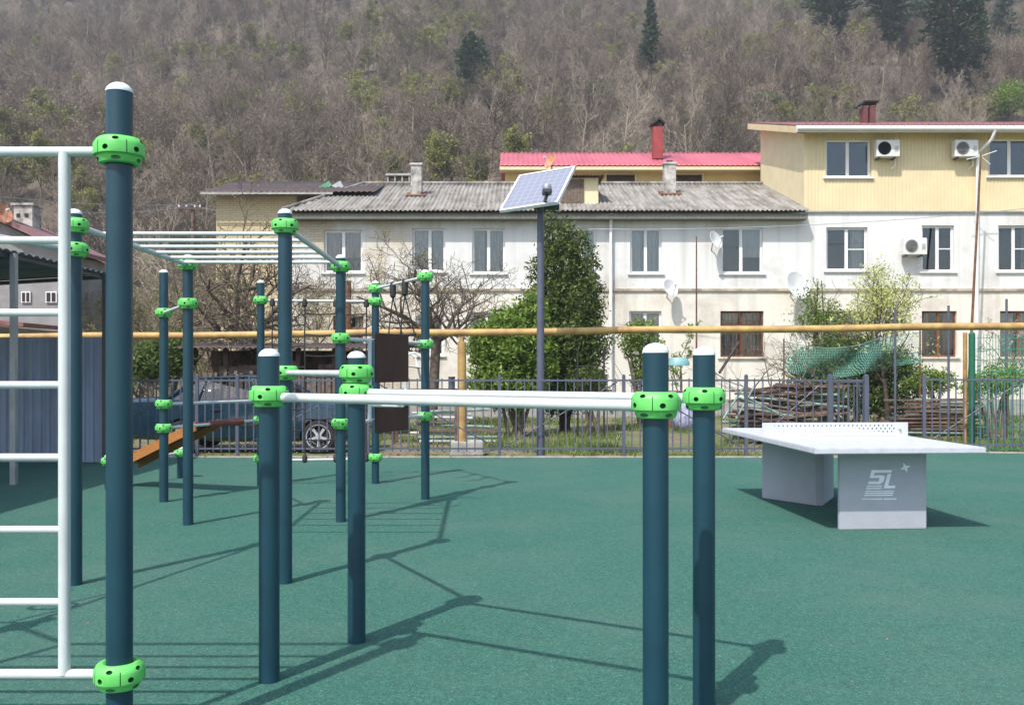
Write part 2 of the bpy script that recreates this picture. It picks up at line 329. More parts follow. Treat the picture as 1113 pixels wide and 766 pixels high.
# ------------------------------------------------------------------ mesh helpers
class MB:
    def __init__(s): s.v = []; s.f = []; s.mi = []
    def add(s, vs, fs, mi=0):
        o = len(s.v); s.v += [tuple(p) for p in vs]; s.f += [tuple(i+o for i in f) for f in fs]; s.mi += [mi]*len(fs); return s
    def box(s, c, d, rz=0, mi=0, R=None):
        x, y, z = d[0]/2, d[1]/2, d[2]/2
        m = R if R is not None else Matrix.Rotation(rz, 3, 'Z'); c = Vector(c)
        vs = [c + m @ Vector((a*x, b*y, g*z)) for g in (-1, 1) for a, b in ((-1, -1), (1, -1), (1, 1), (-1, 1))]
        return s.add(vs, [(3, 2, 1, 0), (4, 5, 6, 7), (0, 1, 5, 4), (1, 2, 6, 5), (2, 3, 7, 6), (3, 0, 4, 7)], mi)
    def bx(s, x0, x1, y0, y1, z0, z1, mi=0):
        return s.box(((x0+x1)/2, (y0+y1)/2, (z0+z1)/2), (abs(x1-x0), abs(y1-y0), abs(z1-z0)), 0, mi)
    def tube(s, p0, p1, r0, r1=None, n=12, mi=0, caps=True):
        return s.path([p0, p1], [r0, r0 if r1 is None else r1], n, mi, caps)
    def path(s, ps, rs, n=8, mi=0, caps=True):
        ps = [Vector(p) for p in ps]
        if isinstance(rs, (int, float)): rs = [rs]*len(ps)
        o = len(s.v); up = None
        for i, p in enumerate(ps):
            d = (ps[min(i+1, len(ps)-1)] - ps[max(i-1, 0)])
            if d.length < 1e-9: d = Vector((0, 0, 1))
            d.normalize()
            if up is None: up = d.orthogonal().normalized()
            else:
                up = up - d*up.dot(d)
                up = up.normalized() if up.length > 1e-6 else d.orthogonal().normalized()
            w = d.cross(up)
            for k in range(n):
                a = 2*PI*k/n; q = p + (up*math.cos(a) + w*math.sin(a))*rs[i]; s.v.append((q.x, q.y, q.z))
        for i in range(len(ps)-1):
            for k in range(n):
                a = o+i*n+k; b = o+i*n+(k+1) % n
                s.f.append((a, b, b+n, a+n)); s.mi.append(mi)
        if caps:
            s.f.append(tuple(o+k for k in reversed(range(n)))); s.mi.append(mi)
            e = o+(len(ps)-1)*n; s.f.append(tuple(e+k for k in range(n))); s.mi.append(mi)
        return s
    def lathe(s, prof, n=24, mi=0, M4=None, mod=None):
        o = len(s.v)
        for r, z in prof:
            for k in range(n):
                a = 2*PI*k/n; rr = r*(mod(a) if mod else 1)
                p = Vector((rr*math.cos(a), rr*math.sin(a), z))
                if M4 is not None: p = M4 @ p
                s.v.append((p.x, p.y, p.z))
        for i in range(len(prof)-1):
            for k in range(n):
                a = o+i*n+k; b = o+i*n+(k+1) % n
                s.f.append((a, b, b+n, a+n)); s.mi.append(mi)
        if prof[0][0] > 1e-5: s.f.append(tuple(o+k for k in reversed(range(n)))); s.mi.append(mi)
        if prof[-1][0] > 1e-5:
            e = o+(len(prof)-1)*n; s.f.append(tuple(e+k for k in range(n))); s.mi.append(mi)
        return s
    def prism(s, poly, h0, h1, axis='z', mi=0):
        """poly 2D extruded; axis z: (x,y); axis y: (x,z)"""
        n = len(poly)
        if axis == 'z': vs = [(a, b, h0) for a, b in poly] + [(a, b, h1) for a, b in poly]
        elif axis == 'y': vs = [(a, h1, b) for a, b in poly] + [(a, h0, b) for a, b in poly]
        else: vs = [(h0, a, b) for a, b in poly] + [(h1, a, b) for a, b in poly]
        fs = [tuple(reversed(range(n))), tuple(range(n, 2*n))] + [(i, (i+1) % n, (i+1) % n+n, i+n) for i in range(n)]
        return s.add(vs, fs, mi)
    def mesh(s, name, mats, smooth=35, bevel=0, clean=False):
        me = bpy.data.meshes.new(name); me.from_pydata(s.v, [], s.f)
        if not isinstance(mats, (list, tuple)): mats = [mats]
        for m in mats: me.materials.append(m)
        if len(mats) > 1: me.polygons.foreach_set('material_index', s.mi)
        if bevel or clean:
            bm = bmesh.new(); bm.from_mesh(me)
            bmesh.ops.remove_doubles(bm, verts=bm.verts, dist=1e-5)
            bmesh.ops.recalc_face_normals(bm, faces=bm.faces)
            if bevel:
                es = [e for e in bm.edges if len(e.link_faces) == 2 and e.calc_face_angle(0) > .6]
                bmesh.ops.bevel(bm, geom=es, offset=bevel, segments=2, affect='EDGES', clamp_overlap=True)
            bm.to_mesh(me); bm.free()
        if smooth:
            me.polygons.foreach_set('use_smooth', [True]*len(me.polygons)); me.set_sharp_from_angle(angle=math.radians(smooth))
        me.update(); return me
    def build(s, name, mat, parent=None, smooth=35, bevel=0, clean=False):
        o = bpy.data.objects.new(name, s.mesh(name, mat, smooth, bevel, clean)); COL.objects.link(o)
        if parent is not None: o.parent = parent
        return o

def tag(o, label=None, cat=None, group=None, kind=None):
    if label: o['label'] = label
    if cat: o['category'] = cat
    if group: o['group'] = group
    if kind: o['kind'] = kind
    return o
def thing(name, label, cat, loc=(0, 0, 0), rz=0, group=None):
    o = bpy.data.objects.new(name, None); COL.objects.link(o); o.empty_display_size = .2
    o.location = loc; o.rotation_euler = (0, 0, rz)
    return tag(o, label, cat, group)
def linked(name, me, parent, loc=(0, 0, 0), rz=0, rot=None):
    o = bpy.data.objects.new(name, me); COL.objects.link(o)
    if parent is not None: o.parent = parent
    o.location = loc; o.rotation_euler = rot or (0, 0, rz); return o
def recenter(o, c):
    """move the origin of a mesh to c (local object coordinates for textures)"""
    c = Vector(c); o.data.transform(Matrix.Translation(-c)); o.location = c; return o
# ------------------------------------------------------------------ camera, sun, sky
cam = bpy.data.cameras.new('camera'); co = bpy.data.objects.new('camera', cam); COL.objects.link(co)
co.location = (0, 0, CH); co.rotation_euler = (PI/2, 0, 0)
cam.sensor_width = 36; cam.lens = 36*F/1113; cam.shift_y = (HY-383)/1113; cam.clip_end = 2000; cam.clip_start = .05
sc.camera = co
LD = Vector((.59, .97, -1.54)).normalized()          # direction the sunlight travels
S = -LD; elev = math.asin(S.z)
sun = bpy.data.lights.new('sun', 'SUN'); sun.energy = 3.6; sun.angle = math.radians(.7); sun.color = (1, .955, .89)
so = bpy.data.objects.new('sun', sun); COL.objects.link(so); so.rotation_euler = LD.to_track_quat('-Z', 'Y').to_euler(); so.location = (-5, -8, 20)
wd = bpy.data.worlds.new('World'); sc.world = wd; wd.use_nodes = True
wt = wd.node_tree; bg = wt.nodes['Background']
sk = wt.nodes.new('ShaderNodeTexSky'); sk.sky_type = 'NISHITA'; sk.sun_disc = False
sk.sun_elevation = elev; sk.sun_rotation = math.atan2(S.x, S.y); sk.dust_density = 2.0; sk.air_density = 1.0
wt.links.new(sk.outputs[0], bg.inputs[0]); bg.inputs[1].default_value = .15
sc.view_settings.view_transform = 'Standard'; sc.view_settings.look = 'None'; sc.view_settings.gamma = 1
sc.view_settings.exposure = .80
sc.cycles.max_bounces = 6; sc.cycles.transparent_max_bounces = 24; sc.cycles.use_denoising = True
sc.cycles.volume_bounces = 0

# ------------------------------------------------------------------ ground
def hz(x, y):
    """height of the mountain side"""
    if y < 58: return -.14
    t = y-58
    z = .53*t*(1-math.exp(-t/9.)) + (noise.noise(Vector((x*.018, y*.018, 2)))*9 + noise.noise(Vector((x*.06, y*.06, 5)))*2.2)*min(1, t/50)
    z += (-x*.03)*min(1, t/120)*0 
    return z-.14
def terrain():
    m = MB(); xs = [-260+i*5 for i in range(105)]; ys = [56+j*5 for j in range(66)]
    for y in ys:
        for x in xs: m.v.append((x, y, hz(x, y)))
    n = len(xs)
    for j in range(len(ys)-1):
        for i in range(n-1): m.f.append((j*n+i, j*n+i+1, (j+1)*n+i+1, (j+1)*n+i)); m.mi.append(0)
    tag(m.build('hillside', M['hill'], smooth=180), 'steep wooded mountain side behind the houses', 'hillside', kind='structure')
terrain()
g = MB(); g.add([(-400, -300, -.145), (400, -300, -.145), (400, 57, -.145), (-400, 57, -.145)], [(0, 1, 2, 3)])
tag(g.build('ground', M['ground'], smooth=0), 'patchy grass and bare soil around the houses', 'ground', kind='structure')
edge = [(-12, 14.98), (6.0, 14.98), (7.16, 15.95), (12.2, 15.2), (12.2, -9), (-12, -9)]
c = MB(); c.prism([(x, y) for x, y in reversed(edge)], -.14, 0)
tag(c.build('sports_court', M['court'], smooth=0), 'green rubber granule surface of the workout court', 'court', kind='structure')
k = MB()
for a, b in zip(edge[:4], edge[1:4]):
    d = (Vector(b)-Vector(a)); L = d.length; ang = math.atan2(d.y, d.x); mid = (Vector(a)+Vector(b))/2 + Vector((-d.y, d.x)).normalized()*.045
    nseg = max(1, round(L/1.0))
    for i in range(nseg):
        t = (i+.5)/nseg; p = Vector(a)+d*t + Vector((-d.y, d.x)).normalized()*.046
        k.box((p.x, p.y, -.06), (L/nseg-.01, .08, .16), ang)
tag(k.build('kerb', M['concrete'], bevel=.008), 'concrete kerb stones along the court edge', 'kerb', kind='structure')

# ------------------------------------------------------------------ clamps, posts
def make_clamp():
    m = MB()
    prof = [(.048, .040), (.058, .048), (.072, .0475), (.083, .038), (.0895, .026), (.091, .020), (.0915, -.014), (.0905, -.018), (.079, -.019), (.078, -.022), (.0765, -.036), (.071, -.046), (.058, -.050), (.048, -.046)]
    m.lathe(list(reversed(prof)), 60, mod=lambda a: 1-.030*abs(math.cos(2.5*a))**3)
    m.v = m.v
    # ring: close inside
    n = 60; o = 0; L = len(prof)
    m.f = [f for f in m.f if len(f) == 4]; m.mi = [0]*len(m.f)
    for k in range(n): m.f.append(((L-1)*n+k, (L-1)*n+(k+1) % n, (k+1) % n, k)); m.mi.append(0)
    me = m.mesh('clamp_raw', [M['green'], M['green_dark']], smooth=0)
    base = bpy.data.objects.new('clamp_raw', me); COL.objects.link(base)
    cut = MB()
    for i in range(10):
        a = 2*PI*(i//2+.5)/5+(.20 if i % 2 else -.20)
        d = Vector((math.cos(a), math.sin(a), 0)); tq = Vector((-d.y, d.x, 0))
        R = Matrix((tq, d.cross(tq), d)).transposed().to_4x4()
        for (z, rr, sx) in ((-.001, .0105, 1.15),) if i % 2 == 0 else ((.033, .0075, 1.7), (-.036, .008, 2.4)):
            T = Matrix.Translation(d*.078 + Vector((0, 0, z))) @ R @ Matrix.Diagonal((sx, 1, 1, 1))
            cut.lathe([(rr*.9, -.006), (rr, .03)], 14, M4=T, mi=1)
    for i in range(5):
        a = 2*PI*(i+.0)/5+.02; d = Vector((math.cos(a), math.sin(a), 0)); cut.box(d*.0915+Vector((0, 0, .0)), (.014, .0035, .12), a)
    cm = cut.mesh('clamp_cut', [M['green'], M['green_dark']], smooth=0, clean=True)
    cm.polygons.foreach_set('material_index', [1]*len(cm.polygons))
    cobj = bpy.data.objects.new('clamp_cut', cm); COL.objects.link(cobj)
    md = base.modifiers.new('b', 'BOOLEAN'); md.object = cobj; md.operation = 'DIFFERENCE'; md.solver = 'EXACT'
    dg = bpy.context.evaluated_depsgraph_get()
    out = bpy.data.meshes.new_from_object(base.evaluated_get(dg))
    bpy.data.objects.remove(base); bpy.data.objects.remove(cobj)
    out.polygons.foreach_set('use_smooth', [True]*len(out.polygons)); out.set_sharp_from_angle(angle=math.radians(28))
    out.name = 'clamp'; return out
CLAMP = make_clamp()
RP = .047
_postmesh = {}
def post_mesh(H):
    k = round(H, 3)
    if k not in _postmesh:
        m = MB(); m.lathe([(RP, -.05), (RP, H-.035), (RP-.003, H-.032)], 32)
        _postmesh[k] = m.mesh('post', M['post'])
    return _postmesh[k]
cm_ = MB(); cm_.lathe([(RP+.0015, -.036), (RP+.0015, -.030), (RP-.002, -.022), (RP-.012, -.010), (RP-.024, -.003), (.008, 0), (0, 0)], 28)
CAP = cm_.mesh('cap', M['cap'], smooth=60)
foot = MB(); foot.lathe([(RP+.012, 0), (RP+.012, .003), (RP, .005)], 28)
def add_post(par, x, y, H, clamps=(), dz=0):
    p = linked('post', post_mesh(H), par, (x, y, dz))
    linked('cap', CAP, p, (0, 0, H))
    for cz in clamps:
        rz = 0
        if isinstance(cz, tuple): cz, rz = cz
        linked('clamp', CLAMP, p, (0, 0, cz), rz)
    return p
def bar(par, a, b, r=.0212, name='bar', inset=.06, mat='bar'):
    a = Vector(a); b = Vector(b); d = (b-a).normalized()
    return MB().tube(a+d*inset, b-d*inset, r, n=18).build(name, M[mat], par)

P292, P387, P712, P766 = (-1.123, 4.26), (-.822, 4.87), (.524, 3.36), (.817, 3.92)
P1, P2, P3, P4, P5 = (-1.456, 3.416), (-2.925, 6.16), (-1.53, 6.21), (-1.617, 8.7), (-3.0, 8.53)
P6, P7, P8, P9, P10, P11 = (-3.78, 10.0), (-3.11, 11.4), (-4.39, 12.2), (-4.86, 11.1), (-1.72, 11.6), (-.96, 10.2)
P12 = (-3.62, 3.75)     # stands beyond the picture's edge, carries the wall bars and the ring bar

t = thing('parallel_bars', 'low parallel bars of four chest-high posts nearest the table tennis table, joined by white tubes', 'workout bars', (0, 0, 0))
for p, cz in ((P292, [(1.315, .3)]), (P387, [(1.415, .5), (1.315, 0)]), (P712, [(1.31, 1.9)]), (P766, [(1.315, 1.2)])): add_post(t, *p, 1.535, cz)
bar(t, (*P292, 1.31), (*P712, 1.305), .0215); bar(t, (*P387, 1.315), (*P766, 1.315), .0215)
bar(t, (*P3, 1.415), (*P387, 1.415), .019)

t = thing('monkey_bars', 'horizontal monkey bar ladder on four tall posts over the left half of the court', 'workout bars')
add_post(t, *P2, 2.51, [2.397, (2.235, .7)]); add_post(t, *P3, 2.52, [2.40, (1.415, .4)])
add_post(t, *P4, 2.52, [2.405, (1.73, .2), (.925, .9)]); add_post(t, *P5, 2.50, [2.405, (2.045, .5)])
for a, b in ((P2, P5), (P3, P4)):
    MB().tube((a[0], a[1]+.06, 2.40), (b[0], b[1]-.06, 2.405), .0215, n=16).build('rail', M['bar'], t)
def railx(pa, pb, y): return pa[0]+(pb[0]-pa[0])*(y-pa[1])/(pb[1]-pa[1])
for i in range(6):
    y = 6.62+.354*i
    MB().tube((railx(P2, P5, y), y, 2.412), (railx(P3, P4, y), y, 2.412), .0150, n=14).build('rung', M['bar'], t)
bar(t, (*P5, 2.045), (*P6, 2.05), .0165)

t = thing('wall_bars', 'white ladder of horizontal rungs bolted to the tallest nearest dark teal post', 'workout bars')
add_post(t, *P1, 2.5, [(2.245, .35), (.31, .1)]); add_post(t, P12[0], P12[1], 2.5, [2.245, .31])
yl = P1[1]+.0; xl = -1.66; xr = -3.2
for x in (xl, xr): MB().tube((x, yl, .31), (x, yl, 2.243), .0215, n=18).build('side_tube', M['bar'], t)
for z in (2.245, .31):
    MB().path([(P1[0]-.06, P1[1], z), (xl, yl, z), (xr, yl, z), (P12[0]+.05, P12[1]-.05, z)], .0185, n=16).build('bar', M['bar'], t)
for i in range(6):
    MB().tube((xl-.015, yl, .577+.268*i), (xr, yl, .577+.268*i), .0145, n=14).build('rung', M['bar'], t)
bar(t, (*P2, 2.235), (*P12, 2.235), .019)
# gymnastic rings beyond the frame; their shadows lie on the court
dP = Vector(P12)-Vector(P2)
for k_, f in enumerate((.62, .80)):
    px, py = Vector(P2)+dP*f
    r = thing('gymnastic_ring', 'ring on a long strap hanging from the high bar beside the ladder', 'ring', (px, py, 2.22), 0, 'hanging gymnastic rings')
    MB().tube((0, 0, 0), (0, 0, -.62), .012, n=6).build('strap', M['rope'], r)
    m = MB(); m.path([(.12*math.cos(a), 0, -.74+.12*math.sin(a)) for a in [2*PI*i/24 for i in range(25)]], .014, 8, caps=False); m.build('ring', M['bar'], r)

t = thing('net_frame', 'tall frame of two posts with a top bar that carries the black climbing net', 'workout frame')
add_post(t, *P7, 2.54, [2.29, (1.05, .6), .81, .33]); add_post(t, *P10, 2.55, [(2.45, .5), 2.29, .33])
bar(t, (*P7, 2.29), (*P10, 2.29), .0165); bar(t, (*P7, .31), (*P10, .31), .0165)
# climbing net
net = thing('climbing_net', 'black rope climbing net tied between the upper and lower bar of its frame', 'rope net', (0, 0, 0))
def lerp(a, b, f): return a+(b-a)*f
fx = [.10, .38, .65, .92]
cols = [(lerp(P7[0], P10[0], f), lerp(P7[1], P10[1], f)) for f in fx]
for (x, y) in cols:
    MB().path([(x+.004*math.sin(i*2.1), y, 2.27-i*.196) for i in range(11)], .0095, 6).build('rope', M['rope'], net)
    MB().lathe([(.012, 0), (.034, .01), (.036, .06), (.028, .09), (.015, .10)], 12, M4=Matrix.Translation((x, y, 2.215))).build('rope_clip', M['black'], net)
    MB().lathe([(.018, 0), (.034, .02), (.034, .07), (.012, .11)], 12, M4=Matrix.Translation((x, y, .275))).build('rope_clip', M['black'], net)
for j in range(3):
    for i in range(7):
        z = .56+i*.262+(.12 if j == 0 else 0)
        if z > 2.15: continue
        a = cols[j]; b = cols[j+1]
        MB().path([(a[0], a[1], z), ((a[0]+b[0])/2, (a[1]+b[1])/2, z-.012), (b[0], b[1], z)], .0085, 6).build('rope', M['rope'], net)

t = thing('chair_frame', 'frame with two dark brown boards and white tubes for leg raises at the court middle', 'workout frame')
add_post(t, *P11, 2.54, [(2.46, .3), (1.715, .6), (.92, .1)])
for z in (1.725, .925):
    bar(t, (*P4, z), (*P11, z), .019)
d = (Vector(P11)-Vector(P4)); dn = d.normalized(); ang = math.atan2(d.y, d.x)
def onb(x, Y0=None):       # place on the P4-P11 bar seen at photo column x
    k_ = (x-CXP)/F; f = (P4[0]-k_*P4[1])/(k_*d.y-d.x); return Vector(P4)+d*f
q0, q1 = onb(403), onb(440)
nrm = Vector((d.y, -d.x)).normalized()
for z0, z1 in ((1.305, 1.80), (.80, 1.07)):
    mid = (q0+q1)/2 + nrm*.045
    MB().box((mid.x, mid.y, (z0+z1)/2), ((q1-q0).length*.97, .018, z1-z0), ang).build('board', M['board_brown'], t, bevel=.004)
u = onb(400)
MB().path([(u.x+nrm.x*.02, u.y+nrm.y*.02, z) for z in (1.725, .925)], .019, 14).build('upright_tube', M['bar'], t)
w2 = onb(441)
MB().path([(w2.x, w2.y, 1.72), (w2.x, w2.y, .93)], .019, 14).build('upright_tube', M['bar'], t)
for q in (onb(401), onb(438)):
    a = Vector((q.x, q.y, 1.08)); e = a+Vector((nrm.x, nrm.y, 0))*.42
    MB().path([a, e-Vector((nrm.x, nrm.y, 0))*.03, e+Vector((0, 0, .02)), e+Vector((0, 0, .13))], .016, 12).build('arm_tube', M['bar'], t)

t = thing('strap_bar', 'short high bar between the court\'s rear posts with loop handles under it', 'pull-up bar')
bar(t, (*P10, 2.455), (*P11, 2.46), .0165)
for f, nm in ((.38, 'first'), (.62, 'second')):
    x, y = lerp(P10[0], P11[0], f), lerp(P10[1], P11[1], f)
    h = thing('hanging_handle', 'black rubber grip on cords hanging from the high rear bar', 'handle', (x, y, 2.45), 0, 'grips hanging from the high rear bar')
    MB().lathe([(.012, -.16), (.035, -.14), (.042, -.03), (.03, .03), (.012, .04)], 12).build('rope_clip', M['black'], h)
    m = MB(); m.path([(0, 0, -.15), (-.03, -.02, -.4), (-.05, -.02, -.62)], .009, 6); m.path([(0, 0, -.15), (.06, .02, -.4), (.11, .03, -.60)], .009, 6); m.build('rope', M['rope'], h)
    MB().tube((-.07, -.02, -.63), (.13, .03, -.60), .019, n=10).build('grip', M['black'], h)

t = thing('sit_up_bench', 'sloping orange-edged sit-up bench with brown roller pad on short and tall posts', 'workout bench')
add_post(t, *P6, 2.52, [(2.05, .6), (1.06, .1), (.80, .4)])
add_post(t, *P8, .42, [.33]); add_post(t, *P9, .42, [.33])
bar(t, (*P6, 1.06), (*P7, 1.05), .0165); bar(t, (*P6, .80), (*P7, .81), .0165); bar(t, (*P9, .33), (*P8, .33), .0165)
a = Vector(((P9[0]+P8[0])/2-.18, (P9[1]+P8[1])/2-.2, .24)); b = Vector((lerp(P6[0], P7[0], .42), lerp(P6[1], P7[1], .42), .80))
dd = b-a; L = dd.length; ex = dd.normalized(); ey = Vector((P7[0]-P6[0], P7[1]-P6[1], 0)).normalized(); ez = ex.cross(ey).normalized(); ey = ez.cross(ex)
R = Matrix((ex, ey, ez)).transposed()
mid = (a+b)/2
MB().box(mid+ez*.03, (L, .30, .02), R=R).build('board', M['board_brown'], t, bevel=.004)
for s_ in (-1, 1): MB().box(mid+ey*.17*s_, (L, .024, .11), R=R).build('side_board', M['orange_ply'], t, bevel=.004)
pA = Vector((lerp(P6[0], P7[0], .44), lerp(P6[1], P7[1], .44), .805)); pB = Vector((lerp(P6[0], P7[0], .78), lerp(P6[1], P7[1], .78), .808))
MB().tube(pA, pB, .045, n=18).build('roller_pad', M['pad'], t)

# ------------------------------------------------------------------ table tennis table
TT = thing('tennis_table', 'pale grey concrete table tennis table with perforated net on wedge-shaped legs', 'ping pong table', (3.27, 9.31, 0), math.radians(3.6))
MB().box((0, 0, .735), (1.525, 2.74, .052)).build('tabletop', M['tabletop'], TT, bevel=.008)
for s_ in (-1, 1):
    y0 = 1.035*s_; y1 = .40*s_
    poly = [(-.405, y0), (.405, y0), (.405, y0-.03*s_), (.035, y1), (-.035, y1), (-.405, y0-.03*s_)]
    if s_ > 0: poly = list(reversed(poly))
    MB().prism(poly, 0, .708).build('leg', M['table_leg'], TT, bevel=.007)
net = MB(); net.add([(-.755, 0, 0), (.755, 0, 0), (.755, 0, .137), (-.755, 0, .137)], [(0, 1, 2, 3)])
nb = net.build('net_plate', M['perf'], TT, smooth=0); nb.location = (0, 0, .763)
sm = nb.modifiers.new('thick', 'SOLIDIFY'); sm.thickness = .004
m = MB()
def marks(m, polys, ox, oz, sc_, y, dx=0):
    for p in polys:
        q = [(ox+(a+dx*b)*sc_, oz+b*sc_) for a, b in p]
        m.prism(q, y-.002, y+.001, 'y')
SL = .28                                              # slant of the letters
LS = [[(0, 1.0), (1.25, 1.0), (1.25, .83), (.22, .83)], [(0, 1.0), (.22, .83), (.22, .68), (0, .60)], [(0, .60), (.22, .68), (.75, .68), (.85, .52), (.0, .52)],
      [(.85, .52), (.75, .68), (.92, .62)], [(.62, .52), (.85, .52), (.92, .62), (.92, .32), (.74, .15), (.62, .32)], [(0, .32), (.62, .32), (.74, .15), (0, .15)]]
LL = [[(1.05, .76), (1.27, .76), (1.27, -.10), (1.05, -.10)], [(1.27, .06), (1.72, .06), (1.72, -.10), (1.27, -.10)]]
stripes = [[(-.02+0*i, .06-.135*i), (.90, .06-.135*i), (.90, -.01-.135*i), (-.02, -.01-.135*i)] for i in range(3)]
stripes += [[(-.02, -.36), (1.72, -.36), (1.72, -.42), (-.02, -.42)], [(-.02, -.49), (1.72, -.49), (1.72, -.545), (-.02, -.545)], [(-.02, -.245), (1.72, -.245), (1.72, -.30), (-.02, -.30)]]
marks(m, LS+LL+stripes[:1]+stripes[1:2]+stripes[3:], -.148, .385, .15, -1.0365, SL)
star = []
for i in range(8):
    a = PI/4*i+.35; r_ = .046 if i % 2 == 0 else .017
    star.append((.205+r_*math.cos(a)*1.15, .555+r_*math.sin(a)))
for i in range(0, 8, 2):
    m.prism([(.205, .555), star[i-1], star[i], star[(i+1) % 8]], -1.0385, -1.0355, 'y')
xx = -.195
for i in range(22):                                   # the unreadable small line below
    w_ = (.011, .008, .012)[i % 3]
    if i != 13: m.prism([(xx, .268), (xx+w_, .268), (xx+w_, .279), (xx, .279)], -1.0385, -1.0355, 'y')
    xx += w_+.0042
m.build('logo', M['logo'], TT, smooth=0, clean=True)
m = MB()
marks(m, LS[:1]+LL, .64, .04+.763, .028, -.0045, SL)
m.build('net_logo', M['pile_green'], TT, smooth=0)

# ------------------------------------------------------------------ picket fence, gate
def fence_panel_mesh(L, H=1.29, brace=1, n=None):
    m = MB(); n = n or max(2, round(L/.135))
    for i in range(1, n): x = L*i/n; m.box((x, 0, .09+(H-.09)/2), (.018, .018, H-.09-.0), 0)
    m.box((L/2, .0, H-.035), (L-.05, .03, .03)); m.box((L/2, .0, .14), (L-.05, .03, .03))
    if brace: m.tube((.06, .03, .16), (L-.1, .03, H-.06), .011, n=6) if brace > 0 else m.tube((.1, .03, H-.06), (L-.06, .03, .16), .011, n=6)
    return m
def fence_post(par, x, y, H=1.33, w=.052):
    m = MB(); m.box((x, y, H/2-.07), (w, w, H+.14)); m.lathe([(w*.62, 0), (w*.62, .012), (0, .03)], 4, M4=Matrix.Translation((x, y, H)) @ Matrix.Rotation(PI/4, 4, 'Z'))
    return m.build('fence_post', M['fence'], par)
YF = 15.06
fx_ = [-9.2, -7.15, -5.15] + [(c_-CXP)/F*YF for c_ in (258, 400, 543, 678, 811, 902)] + [5.79]
ft = thing('picket_fence', 'waist-high blue-grey steel picket fence along the far edge of the court', 'fence')
fx_ = sorted(fx_)
for i, x in enumerate(fx_): fence_post(ft, x, YF, w=.07 if i >= len(fx_)-2 else .052)
for i in range(len(fx_)-1):
    L = fx_[i+1]-fx_[i]
    o = fence_panel_mesh(L, brace=(1 if i % 2 else -1) if L > 1.2 else 0).build('picket_panel', M['fence'], ft); o.location = (fx_[i], YF, 0)
gt = thing('fence_gate', 'open blue-grey picket gate leaf swung away behind the end of the fence', 'gate', (5.80, YF+.07, 0), math.radians(111))
gm = fence_panel_mesh(.9, 1.26, brace=0, n=7); gm.box((.025, 0, .69), (.04, .03, 1.14)); gm.box((.875, 0, .69), (.04, .03, 1.14)); gm.build('gate_leaf', M['fence'], gt)
MB().tube((.82, -.04, .8), (.82, .04, .8), .012, n=8).build('handle', M['dark_metal'], gt)
A = (7.16, 16.0); B_ = (12.2, 15.28)
ft = thing('picket_fence', 'short run of blue-grey pickets on the far side of the gate gap', 'fence', (A[0], A[1], 0), math.atan2(B_[1]-A[1], B_[0]-A[0]))
LL_ = math.hypot(B_[0]-A[0], B_[1]-A[1]); nn = 3
for i in range(nn+1): fence_post(ft, LL_*i/nn, 0)
for i in range(nn):
    o = fence_panel_mesh(LL_/nn, brace=(1 if i % 2 == 0 else -1)).build('picket_panel', M['fence'], ft); o.location = (LL_*i/nn, 0, 0)
# green high mesh fence
gf = thing('mesh_fence', 'tall green welded wire fence with round green post standing behind the pickets', 'fence', (8.13, 16.28, 0), math.atan2(-.55, 4.6))
for x in (0, 2.5, 5.0): MB().lathe([(.055, -.14), (.055, 2.06), (.02, 2.1), (0, 2.1)], 16, M4=Matrix.Translation((x, 0, 0))).build('fence_post', M['fence_green'], gf)
for j in range(2):
    m = MB()
    for i in range(1, 50): m.tube((j*2.5+i*.05, 0, .02), (j*2.5+i*.05, 0, 2.06), .0055, n=4, caps=False)
    for i in range(11): m.tube((j*2.5+.03, .004, .03+i*.196), (j*2.5+2.47, .004, .03+i*.196), .006, n=4, caps=False)
    m.build('wire_panel', M['wire_green'], gf)

# ------------------------------------------------------------------ gas pipe
gp = thing('gas_pipe', 'long rusty yellow overhead gas pipe on yellow posts crossing behind the fence', 'pipe')
pl = []
for x in range(-200, 1400, 100):
    yy = 366.5+(354.5-366.5)*x/1113.; Yp = 17.6-1.2*x/1113.; q_ = W(x, yy, Yp); pl.append((q_.x, q_.y, q_.z+.012*math.sin(x*.02)))
MB().path(pl, .066, 16).build('pipe', M['pipe_yellow'], gp)
for px_ in (502, -60):
    Yp = 17.6-1.2*px_/1113.; x = W(px_, 0, Yp).x
    MB().lathe([(.08, 0), (.08, 1.98), (.035, 1.99), (.035, 2.1)], 18, M4=Matrix.Translation((x, Yp, -.05))).build('support_post', M['pipe_yellow'], gp)
    MB().box((x+.1, Yp-.1, -.02), (.62, .5, .24), .05).build('footing', M['concrete'], gp, bevel=.02)
Yp = 17.6-1.2*1050/1113.
MB().lathe([(.036, -.1), (.036, 2.09)], 14, M4=Matrix.Translation((W(1049, 0, Yp).x, Yp, 0))).build('support_post', M['pipe_yellow'], gp)

# ------------------------------------------------------------------ solar street lamp
SLp = thing('street_lamp', 'slim blue-grey lamp post with a tilted solar panel and small lamp head', 'street lamp', (W(587.5, 0, 15.25).x, 15.25, 0))
MB().lathe([(.11, -.14), (.11, .0), (.068, .02), (.062, 2.2), (.055, 4.15)], 20).build('pole', M['fence'], SLp)
Yl = 15.25
c4 = [W(543, 229, Yl-.15), W(606, 222.5, Yl-.6), W(626.5, 180, Yl+.2), W(565, 193, Yl+.65)]
ctr = sum(c4, Vector())/4
ex = ((c4[1]-c4[0])+(c4[2]-c4[3])).normalized(); ez = ex.cross((c4[3]-c4[0])+(c4[2]-c4[1])).normalized(); ey = ez.cross(ex)
pw = ((c4[1]-c4[0]).length+(c4[2]-c4[3]).length)/2; ph = abs(((c4[3]-c4[0])+(c4[2]-c4[1])).dot(ey))/2; shx = ((c4[3]-c4[0])+(c4[2]-c4[1])).dot(ex)/2
